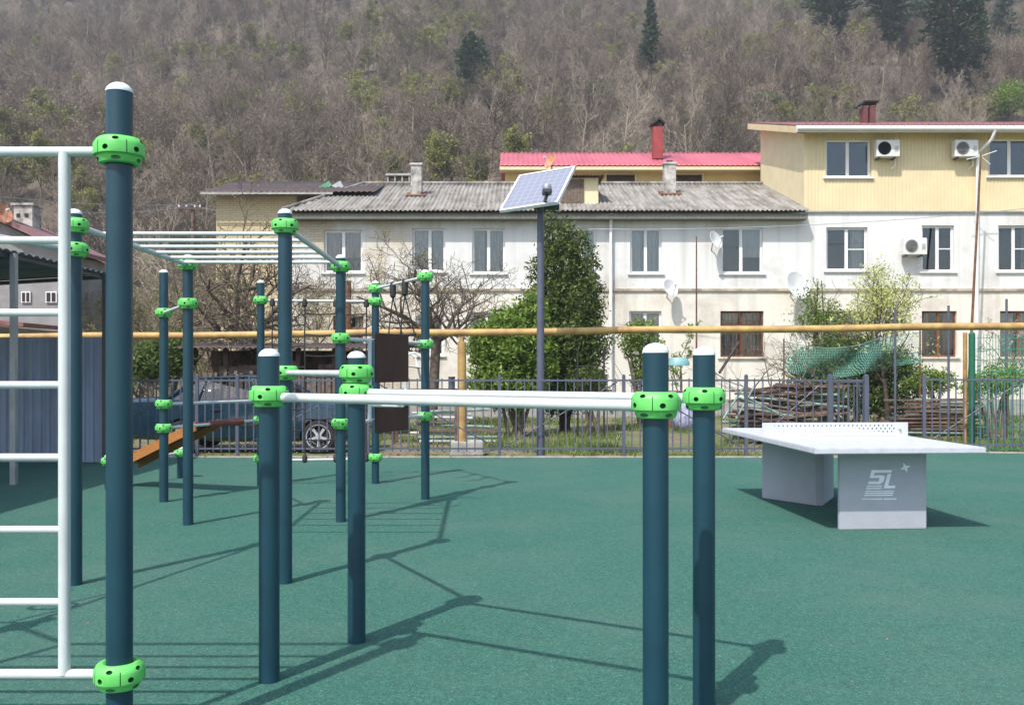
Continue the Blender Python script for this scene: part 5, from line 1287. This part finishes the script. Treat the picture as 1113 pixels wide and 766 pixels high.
pile(2, 40, 958, 1075, 21.0, 430, 456, '', '', {'wood': 'brown board in the neat flat stack seen through the gate gap', 'pipe': 'pale green tube in the neat flat stack seen through the gate gap'}, [('wood_plank', 'wood'), ('wood_grey', 'wood'), ('wood_plank', 'wood'), ('pile_green', 'pipe')], 'flat stack', tilt=.015, flat=False)
pile(3, 13, 440, 552, 19.5, 440, 452, '', '', {'wood': 'old board in the low heap beside the yellow pipe support', 'pipe': 'pale tube in the low heap beside the yellow pipe support'}, [('pile_white', 'pipe'), ('pile_green', 'pipe'), ('wood_grey', 'wood'), ('pile_green', 'pipe')], 'low heap', tilt=.04)
# leaning slats of the metal frame beside the first heap
t = thing('scrap_frame', 'old pale metal frame with crossed slats leaning on the plank heap', 'frame')
m = MB(); r = random.Random(8)
for i in range(2): m.tube(W(786+i*14, 455, 19.1), W(812+i*9, 415+i*3, 19.4), .02, n=6)
for i in range(3): m.tube(W(792+i*12, 420+i*12, 19.25), W(850+i*6, 452, 19.2), .018, n=6)
m.build('slats', M['pile_green'], t)
tag(MB().path([W(782, 405, 20), W(803, 372, 20.4)], .03, 8).build('leaning_stick', M['bark_dark']), 'dark stick propped up beside the shorter of the paired foreground posts', 'stick')
# dry branches on the heap
m = MB(); r = random.Random(77); tips = []
for i in range(9): grow(m, r, W(840+r.uniform(-25, 70), 425, 19.6), Vector((r.uniform(-1, 1), r.uniform(-.3, .3), .25)).normalized(), r.uniform(.6, 1.4), .02, 1, 3, tips, .35, (5, 4, 3), .02, (5, 4, 3, 3, 3), .55, .55, .004)
tag(m.build('brushwood', M['bark'], None, smooth=180), 'dry brushwood thrown over the plank heap', 'branches', kind='stuff')

# board fence shed left of the first orchard tree
t = thing('board_shed', 'low shed of uneven grey planks with rusty sheet roof behind the car', 'shed')
r = random.Random(4); Ysh = 21.5; xa, xb = (205-CXP)/F*Ysh, (402-CXP)/F*Ysh
m = MB(); x = xa
while x < xb:
    w_ = r.uniform(.07, .14); h_ = r.uniform(1.35, 1.6) if (x-xa) % 1.9 > .25 else r.uniform(.9, 1.2)
    m.box((x+w_/2, Ysh+r.uniform(-.02, .02), -.14+h_/2), (w_*.82, .025, h_), r.uniform(-.05, .05)); x += w_+r.uniform(0, .05)
m.build('plank_wall', M['wood_grey'], t, smooth=0)
MB().bx(xa, xb, Ysh+1.6, Ysh+1.65, -.14, 1.9).build('rear_wall', M['wood_plank'], t, smooth=0)
for i in range(6): MB().bx(lerp(xa, xb, i/5)-.05, lerp(xa, xb, i/5)+.05, Ysh+.05, Ysh+.15, -.14, 1.95).build('support_post', M['bark_dark'], t, smooth=0)
corrug(xa-.2, xb+.1, lambda u: (Ysh-.35+2.2*u, 1.93+.16*u), M['roof_brown'], 'roof', t, .14, .018, 2)
m = MB(); r = random.Random(9)
for i in range(9):
    x = lerp(xa, xb, (i+.5)/9); a = r.uniform(.25, .5); m.bx(x-a*.5, x+a*.5, Ysh+.75, Ysh+.8, r.uniform(.2, .8), r.uniform(1.2, 1.8))
m.build('hanging_cloth', pm('faded_pink_cloth', (.33, .23, .22), .9, var=.4, scale=3), t, smooth=0)
# garden things near the wall
t = thing('carpet_rail', 'black square tube frame like a carpet rail beside the evergreen', 'frame', (0, 0, 0))
Ym = 21.
m = MB(); a, b = W(628, 0, Ym).x, W(656.5, 0, Ym).x
m.path([(a, Ym, -.14), (a, Ym, W(0, 379, Ym).z), (b, Ym, W(0, 379, Ym).z), (b, Ym, -.14)], .022, 6); m.build('square_tube', M['black'], t)
MB().tube((a, Ym, 1.5), (b, Ym, 1.5), .015, n=6).build('crossbar', M['black'], t)
t = thing('water_tub', 'turquoise basin turned over on a brown barrel between the paired posts', 'basin', (W(737, 0, 24).x, 24, W(0, 393, 24).z))
MB().lathe([(.30, -.10), (.29, .0), (.22, .10), (.0, .12)], 20).build('basin', pm('turquoise_enamel', (.20, .40, .42), .4), t)
t = thing('rusty_barrel', 'rusty brown barrel standing behind the fence near the small shrub', 'barrel', (W(731, 0, 24.1).x, 24.1, -.145))
MB().lathe([(.29, 0), (.30, .02), (.29, .3), (.305, .32), (.29, .34), (.29, .62), (.305, .64), (.29, .66), (.30, 1.0), (.27, 1.02), (0, 1.0)], 24).build('drum', pm('barrel_rust', (.20, .09, .08), .85, var=.25), t)
t = thing('laundry_bag', 'blue and white cloth bundle beside the rusty barrel', 'bag', (W(746, 0, 23.6).x, 23.6, -.14))
m = MB(); m.lathe([(.0, 0), (.27, .03), (.31, .3), (.26, .62), (.16, .85), (.08, .95), (.0, .97)], 18, mod=lambda a: 1+.12*math.sin(3*a)+.07*math.sin(7*a)); m.build('cloth', M['cloth_blue'], t, smooth=180)
# workbench with a garden chair laid on it
bx_, by_ = W(463, 0, 19.6).x, 19.6
t = thing('work_bench', 'dark weathered outdoor workbench behind the fence beside the yellow pipe support', 'bench', (bx_, by_, -.145))
MB().box((0, 0, 1.14), (1.5, .6, .05)).build('bench_top', M['bark_dark'], t, bevel=.006)
for sx in (-.66, .66):
    for sy in (-.24, .24): MB().box((sx, sy, .56), (.07, .07, 1.12)).build('leg', M['wood_plank'], t, bevel=.006)
MB().box((0, -.24, .98), (1.3, .03, .10)).build('rail', M['wood_plank'], t)
t = thing('garden_chair', 'white plastic garden chair tipped over on top of the dark workbench', 'chair', (bx_-.30, by_, 1.02+.17), .4)
m = MB()
for y in (-.22, .22):
    m.path([(-.28, y, .30), (-.22, y, .52), (-.02, y, .60), (.14, y, .50), (.22, y, .22), (.27, y, .0)], .024, 8)
    m.path([(-.28, y, .30), (-.20, y, .12), (-.16, y, -.0)], .022, 8)
m.build('arm', M['pvc'], t)
MB().box((.02, 0, .30), (.42, .44, .03), R=Matrix.Rotation(.12, 3, 'Y')).build('seat', M['pvc'], t, bevel=.01)
MB().box((-.24, 0, .48), (.03, .42, .36), R=Matrix.Rotation(-.25, 3, 'Y')).build('backrest', M['pvc'], t, bevel=.01)
t = thing('paint_can', 'dark tin standing at the end of the workbench nearest the yellow pipe support', 'tin', (bx_+.55, by_-.05, 1.02))
MB().lathe([(.07, 0), (.075, .01), (.07, .02), (.07, .24), (.075, .25), (.07, .26), (0, .262)], 18).build('can', M['dark_metal'], t)

# rubble along the kerb
r = random.Random(12); m = MB()
for i in range(420):
    px = r.choice([r.uniform(470, 790), r.uniform(600, 720), r.uniform(150, 1000)]); x = (px-CXP)/F*15.4; y = 15.13+abs(r.gauss(0, .16)); s = r.uniform(.02, .075)*(1.3 if r.random() < .12 else 1)
    M4 = Matrix.Translation((x, y, -.135+s*.4)) @ Matrix.Rotation(r.uniform(0, 6), 4, rvec(r)) @ Matrix.Diagonal((s*1.3, s, s*.7, 1))
    vs = [M4 @ (Vector(v)*r.uniform(.75, 1.1)) for v in ((1, 0, 0), (-1, 0, 0), (0, 1, 0), (0, -1, 0), (0, 0, 1), (0, 0, -1), (.6, .6, .5), (-.6, -.6, .5))]
    bm = bmesh.new(); [bm.verts.new(v) for v in vs]; h = bmesh.ops.convex_hull(bm, input=bm.verts); bm.verts.index_update()
    m.add([v.co.copy() for v in bm.verts], [tuple(v.index for v in f.verts) for f in bm.faces]); bm.free()
tag(m.build('rubble', M['stone'], smooth=0), 'pale stones and rubble scattered along the foot of the fence', 'rubble', kind='stuff')
m = MB()
for i in range(5200):
    px = r.uniform(-60, 1200); Y = 15.1+abs(r.gauss(0, 1.0)) if r.random() < .7 else r.uniform(15.1, 24); x = (px-CXP)/F*Y
    if noise.noise(Vector((x*.7, Y*.9, 3))) < -.15: continue
    c_ = Vector((x, Y, -.13+r.uniform(0, .03))); a = rvec(r); a.z *= .4; b = a.cross(rvec(r)).normalized(); b.z *= .4; s = r.uniform(.02, .05)
    m.v += [tuple(c_-a*s), tuple(c_+b*s*.6), tuple(c_+a*s), tuple(c_-b*s*.6)]; o = len(m.v)-4; m.f.append((o, o+1, o+2, o+3)); m.mi.append(0)
tag(m.build('dry_leaves', M['litter'], smooth=0), 'dry brown leaf litter lying in the grass behind the fence', 'leaf litter', kind='stuff')
# grass
m = MB(); r = random.Random(33); n_ = 0
while n_ < 52000:
    Y = 15.15+14.9*r.random()**1.6; x = r.uniform(-.62, .62)*Y
    if -8.2 < x < -2.2 and 15.9 < Y < 19.5: n_ += .3; continue
    k_ = noise.noise(Vector((x*.45, Y*.45, 7)))+.5*noise.noise(Vector((x*1.7, Y*1.7, 1)))
    if k_ < -.02+.25*r.random(): n_ += .25; continue
    n_ += 1; h = r.uniform(.04, .13)*(1+max(0, k_)); a = r.uniform(0, 6.28); w_ = .011*(Y/15); lx, ly = r.uniform(-.5, .5)*h, r.uniform(-.5, .5)*h
    m.v += [(x-w_*math.cos(a), Y-w_*math.sin(a), -.15), (x+w_*math.cos(a), Y+w_*math.sin(a), -.15), (x+lx, Y+ly, -.145+h)]; o = len(m.v)-3; m.f.append((o, o+1, o+2)); m.mi.append(0)
tag(m.build('grass', M['grass'], smooth=0), 'short spring grass growing in patches behind the picket fence', 'grass', kind='stuff')

# ------------------------------------------------------------------ mountain forest
def forest_tree(seed, H, leaf=None, dens=1, kids=(12, 8, 6), spread=.60, tall=.72, sz=.09, n=1):
    r = random.Random(seed); m = MB(); tips = []
    lean = Vector((r.uniform(-.06, .06), r.uniform(-.05, .05), 1)).normalized()
    grow(m, r, Vector((0, 0, -.4)), lean, H*tall, H*.010+.03, 0, 3, tips, .18, kids, .10, (5, 3, 3, 3, 3), spread, .47, .0105, .22)
    nb = len(m.f)
    if leaf is not None:
        l = leaves(tips, r, n, sz, .35); m.add(l.v, l.f, 1)
    me = m.mesh('forest_tree', [M['wood_far'], M[leaf or 'bud']], smooth=0)
    o = bpy.data.objects.new('forest_tree', me); return o
def conifer_mesh(seed, H, R_, pine=False):
    r = random.Random(seed); t = MB(); t.path([(0, 0, -.5), (0, 0, H*.5), (0, 0, H)], [H*.018, H*.012, .02], 7)
    lv = MB(); z = H*(.24 if pine else .08)
    br = []
    while z < H*.99:
        f = (z/H-(.32 if pine else .10))/(.68 if pine else .90)
        rad = R_*((1-f)**.75 if not pine else (math.sin(PI*min(1, f*.85+.16))**.8))*(.9+.25*r.random())
        for k in range(8 if not pine else 10):
            a = r.uniform(0, 2*PI); L = rad*r.uniform(.55, 1.1); d = Vector((math.cos(a), math.sin(a), r.uniform(-.28, .05) if not pine else r.uniform(.0, .45))).normalized()
            p0 = Vector((0, 0, z)); t.path([p0, p0+d*L], [.035, .012], 3, caps=False)
            for s in range(int(12+L*16)):
                q = p0+d*L*r.uniform(.25, 1.05)+rvec(r)*.22; aa = (d+rvec(r)*.9).normalized(); bb = aa.cross(rvec(r)).normalized(); w_ = r.uniform(.12, .30)
                lv.v += [tuple(q-aa*w_), tuple(q+bb*w_*.45), tuple(q+aa*w_), tuple(q-bb*w_*.45)]; o = len(lv.v)-4; lv.f.append((o, o+1, o+2, o+3)); lv.mi.append(0)
        z += H*.024
    return t.mesh('trunk', M['bark_dark'], smooth=0), lv.mesh('crown', M['needle'], smooth=0)
protos = []
for i in range(6): protos.append(forest_tree(100+i, 7.5+i*.6))
for i in range(3): protos.append(forest_tree(120+i, 8.5, 'bud_brown', sz=.09, n=1))
for i in range(2): protos.append(forest_tree(130+i, 7, 'bud', sz=.13, n=3))
pc = bpy.data.collections.new('forest_tree_kinds')
for o in protos: pc.objects.link(o)
# trees that stand out on the mountain side
CLEAR = []
def foot(px, py):
    """first point of the slope met along a line of sight"""
    Y = 59.
    while Y < 340:
        p = W(px, py, Y)
        if hz(p.x, Y) >= p.z: return p.x, Y, hz(p.x, Y)-.1
        Y += .4
    return p.x, Y, hz(p.x, Y)
def stand(px, py, top, label, kind, wpx, group=None, seed=1, name=None, cat='tree', leaf='leaf_ivy', bark='bark_pale'):
    x, Y, z = foot(px, py); CLEAR.append((x, Y, (wpx/F*Y*.38), (py-top)/F*Y)); H = (py-top)/F*Y; t = thing(name or 'tree', label, cat, (x, Y, z), 0, group); Rr = wpx/F*Y/2
    if kind in ('spruce', 'pine'):
        a, b = conifer_mesh(seed, H, Rr, kind == 'pine'); linked('trunk', a, t); linked('crown', b, t)
    elif kind == 'leafy':
        r = random.Random(seed); pts = []
        for _ in range(300):
            d = rvec(r); f = .4+.6*r.random(); l_ = 1+.3*noise.noise(d*2+Vector((seed, 0, 0))); pts.append((Vector((d.x*Rr*f*l_, d.y*Rr*f*l_, H*.62+d.z*H*.40*f*l_)), d))
        leaves(pts, r, 11, .15, .55).build('crown', M[leaf], t, smooth=0)
        m = MB(); m.path([(0, 0, -.4), (0, 0, H*.7)], [H*.02, .04], 6)
        for p, d in pts[::11]: m.path([(0, 0, p.z*.6), p], [.05, .02], 3, caps=False)
        m.build('trunk', M['bark_dark'], t, smooth=0)
    else:
        r = random.Random(seed); m = MB(); tips = []
        grow(m, r, Vector((0, 0, -.3)), Vector((r.uniform(-.05, .05), 0, 1)).normalized(), H*.8, H*.02, 0, 3, tips, .2, (12, 8, 5), .1, (6, 5, 3, 3, 3), .6, .45, .022, .25)
        m.build('trunk', M[bark], t, smooth=0)
    return t
stand(513, 120, 35, 'lone dark pine on the slope above the long grey roof', 'pine', 36, seed=2, name='pine_tree')
stand(707, 98, -8, 'tall dark spruce above the red chimney on the mountain side', 'spruce', 34, seed=3, name='spruce_tree')
stand(1034, 116, -45, 'largest dark pine above the yellow third storey', 'pine', 74, seed=4, name='pine_tree')
stand(905, 66, -50, 'dark pine at the top edge among bare trees', 'pine', 66, seed=5, name='pine_tree')
stand(968, 74, -55, 'dark pine between the two other pines at the top edge', 'pine', 64, seed=6, name='pine_tree')
stand(1000, 60, -45, 'dark spruce just before the largest pine, rising past the top edge', 'spruce', 44, seed=27, name='spruce_tree')
stand(1062, 92, -20, 'slim dark spruce touching the far side of the largest pine', 'spruce', 40, seed=28, name='spruce_tree')
stand(1092, 75, -20, 'dark spruce high on the slope at the far end of the maroon roof', 'spruce', 50, seed=7, name='spruce_tree')
stand(620, 152, 108, 'small green tree on the slope above the pink-red roof', 'leafy', 30, seed=8, name='green_tree')
stand(650, 120, 90, 'dim green bush beside the tall spruce trunk', 'leafy', 34, seed=9, name='green_tree')
stand(1096, 136, 88, 'rounded light green tree right behind the maroon roof', 'leafy', 50, seed=10, name='green_tree', leaf='leaf_mid')
stand(1090, 62, 36, 'bright green tree high above the maroon roof', 'leafy', 46, seed=11, name='green_tree', leaf='leaf_mid')
stand(832, 130, 100, 'green bush on the slope behind the junction of the roofs', 'leafy', 36, seed=12, name='green_tree')
stand(845, 22, -12, 'yellow-green tree at the top edge of the slope', 'leafy', 40, seed=13, name='green_tree', leaf='bud')
stand(208, 106, 84, 'small yellow-green bush on the grey slope above the left roofs', 'leafy', 34, seed=14, name='green_tree', leaf='bud')
stand(735, 118, 60, 'pale twisted bare tree just beside the tall dark spruce', 'bare', 40, seed=15, name='bare_tree')
stand(920, 60, 32, 'white-barked dead tree below the dark pines', 'bare', 30, seed=16, name='bare_tree', bark='bark_pale')
stand(280, 195, 118, 'slim pale bare tree standing above the brick house roof', 'bare', 30, seed=17, name='bare_tree', bark='bark_pale')

# ground points where trees stand
r = random.Random(99); vs = []; att = []
def place(n, x0f, ymin, ymax, dmin):
    cell = {}; k = 0; tries = 0
    while k < n and tries < n*8:
        tries += 1
        Y = ymin+(ymax-ymin)*r.random()**.85; X = r.uniform(-1, 1)*(Y*.66+14)
        key = (int(X/dmin), int(Y/dmin))
        if key in cell: continue
        if any(abs(X-c_[0]*Y/c_[1]) < c_[2] and c_[1]-9 < Y < c_[1]+1 for c_ in CLEAR): continue
        cell[key] = 1; k += 1
        vs.append((X, Y, hz(X, Y)-.1))
        g_ = noise.noise(Vector((X*.035, Y*.035, 11)))+.5*noise.noise(Vector((X*.11, Y*.11, 4)))
        q = r.random()
        if g_ > .2: idx = 9+r.randrange(2) if q < .42 else 6+r.randrange(3)
        elif g_ > 0: idx = 9+r.randrange(2) if q < .14 else (6+r.randrange(3) if q < .4 else r.randrange(6))
        else: idx = 6+r.randrange(3) if q < .18 else (9 if q > .97 else r.randrange(6))
        att.append((idx, r.uniform(0, 2*PI), r.uniform(.6, 1.2)))
place(8200, .66, 60, 330, 2.2)
fm = bpy.data.meshes.new('forest'); fm.from_pydata(vs, [], [])
for nm, ty, vals in (('idx', 'INT', [a[0] for a in att]), ('rot', 'FLOAT', [a[1] for a in att]), ('scl', 'FLOAT', [a[2] for a in att])):
    at_ = fm.attributes.new(nm, ty, 'POINT'); at_.data.foreach_set('value', vals)
fo = bpy.data.objects.new('forest', fm); COL.objects.link(fo)
tag(fo, 'grey-brown leafless forest with a few greening trees covering the mountain side', 'forest', kind='stuff')
ng = bpy.data.node_groups.new('forest_nodes', 'GeometryNodeTree')
ng.interface.new_socket('Geometry', in_out='INPUT', socket_type='NodeSocketGeometry'); ng.interface.new_socket('Geometry', in_out='OUTPUT', socket_type='NodeSocketGeometry')
gi = ng.nodes.new('NodeGroupInput'); go = ng.nodes.new('NodeGroupOutput')
iop = ng.nodes.new('GeometryNodeInstanceOnPoints'); ci = ng.nodes.new('GeometryNodeCollectionInfo')
ci.inputs['Collection'].default_value = pc; ci.inputs['Separate Children'].default_value = True; ci.inputs['Reset Children'].default_value = True
def na(nm, ty):
    n = ng.nodes.new('GeometryNodeInputNamedAttribute'); n.data_type = ty; n.inputs['Name'].default_value = nm; return n.outputs['Attribute']
L_ = ng.links.new
iop.inputs['Pick Instance'].default_value = True
L_(gi.outputs[0], iop.inputs['Points']); L_(ci.outputs[0], iop.inputs['Instance']); L_(na('idx', 'INT'), iop.inputs['Instance Index'])
cr = ng.nodes.new('ShaderNodeCombineXYZ'); L_(na('rot', 'FLOAT'), cr.inputs[2]); L_(cr.outputs[0], iop.inputs['Rotation'])
cs = ng.nodes.new('ShaderNodeCombineXYZ'); sa = na('scl', 'FLOAT')
for i in range(3): L_(sa, cs.inputs[i])
L_(cs.outputs[0], iop.inputs['Scale']); L_(iop.outputs[0], go.inputs[0])
md = fo.modifiers.new('forest', 'NODES'); md.node_group = ng

# ------------------------------------------------------------------ air
hzb = MB().bx(-420, 420, -310, 500, -3, 260)
hb = hzb.build('haze', M['concrete'], smooth=0); hm, nt_, b_ = new_mat('thin_haze'); nt_.nodes.remove(b_)
pv = N(nt_, 'ShaderNodeVolumePrincipled'); pv.inputs['Color'].default_value = (.90, .93, 1, 1); pv.inputs['Density'].default_value = .0008; pv.inputs['Anisotropy'].default_value = .3
nt_.links.new(pv.outputs[0], nt_.nodes['Material Output'].inputs['Volume'])
hb.data.materials.clear(); hb.data.materials.append(hm); tag(hb, 'thin pale spring haze lying over the valley', 'haze', kind='stuff')
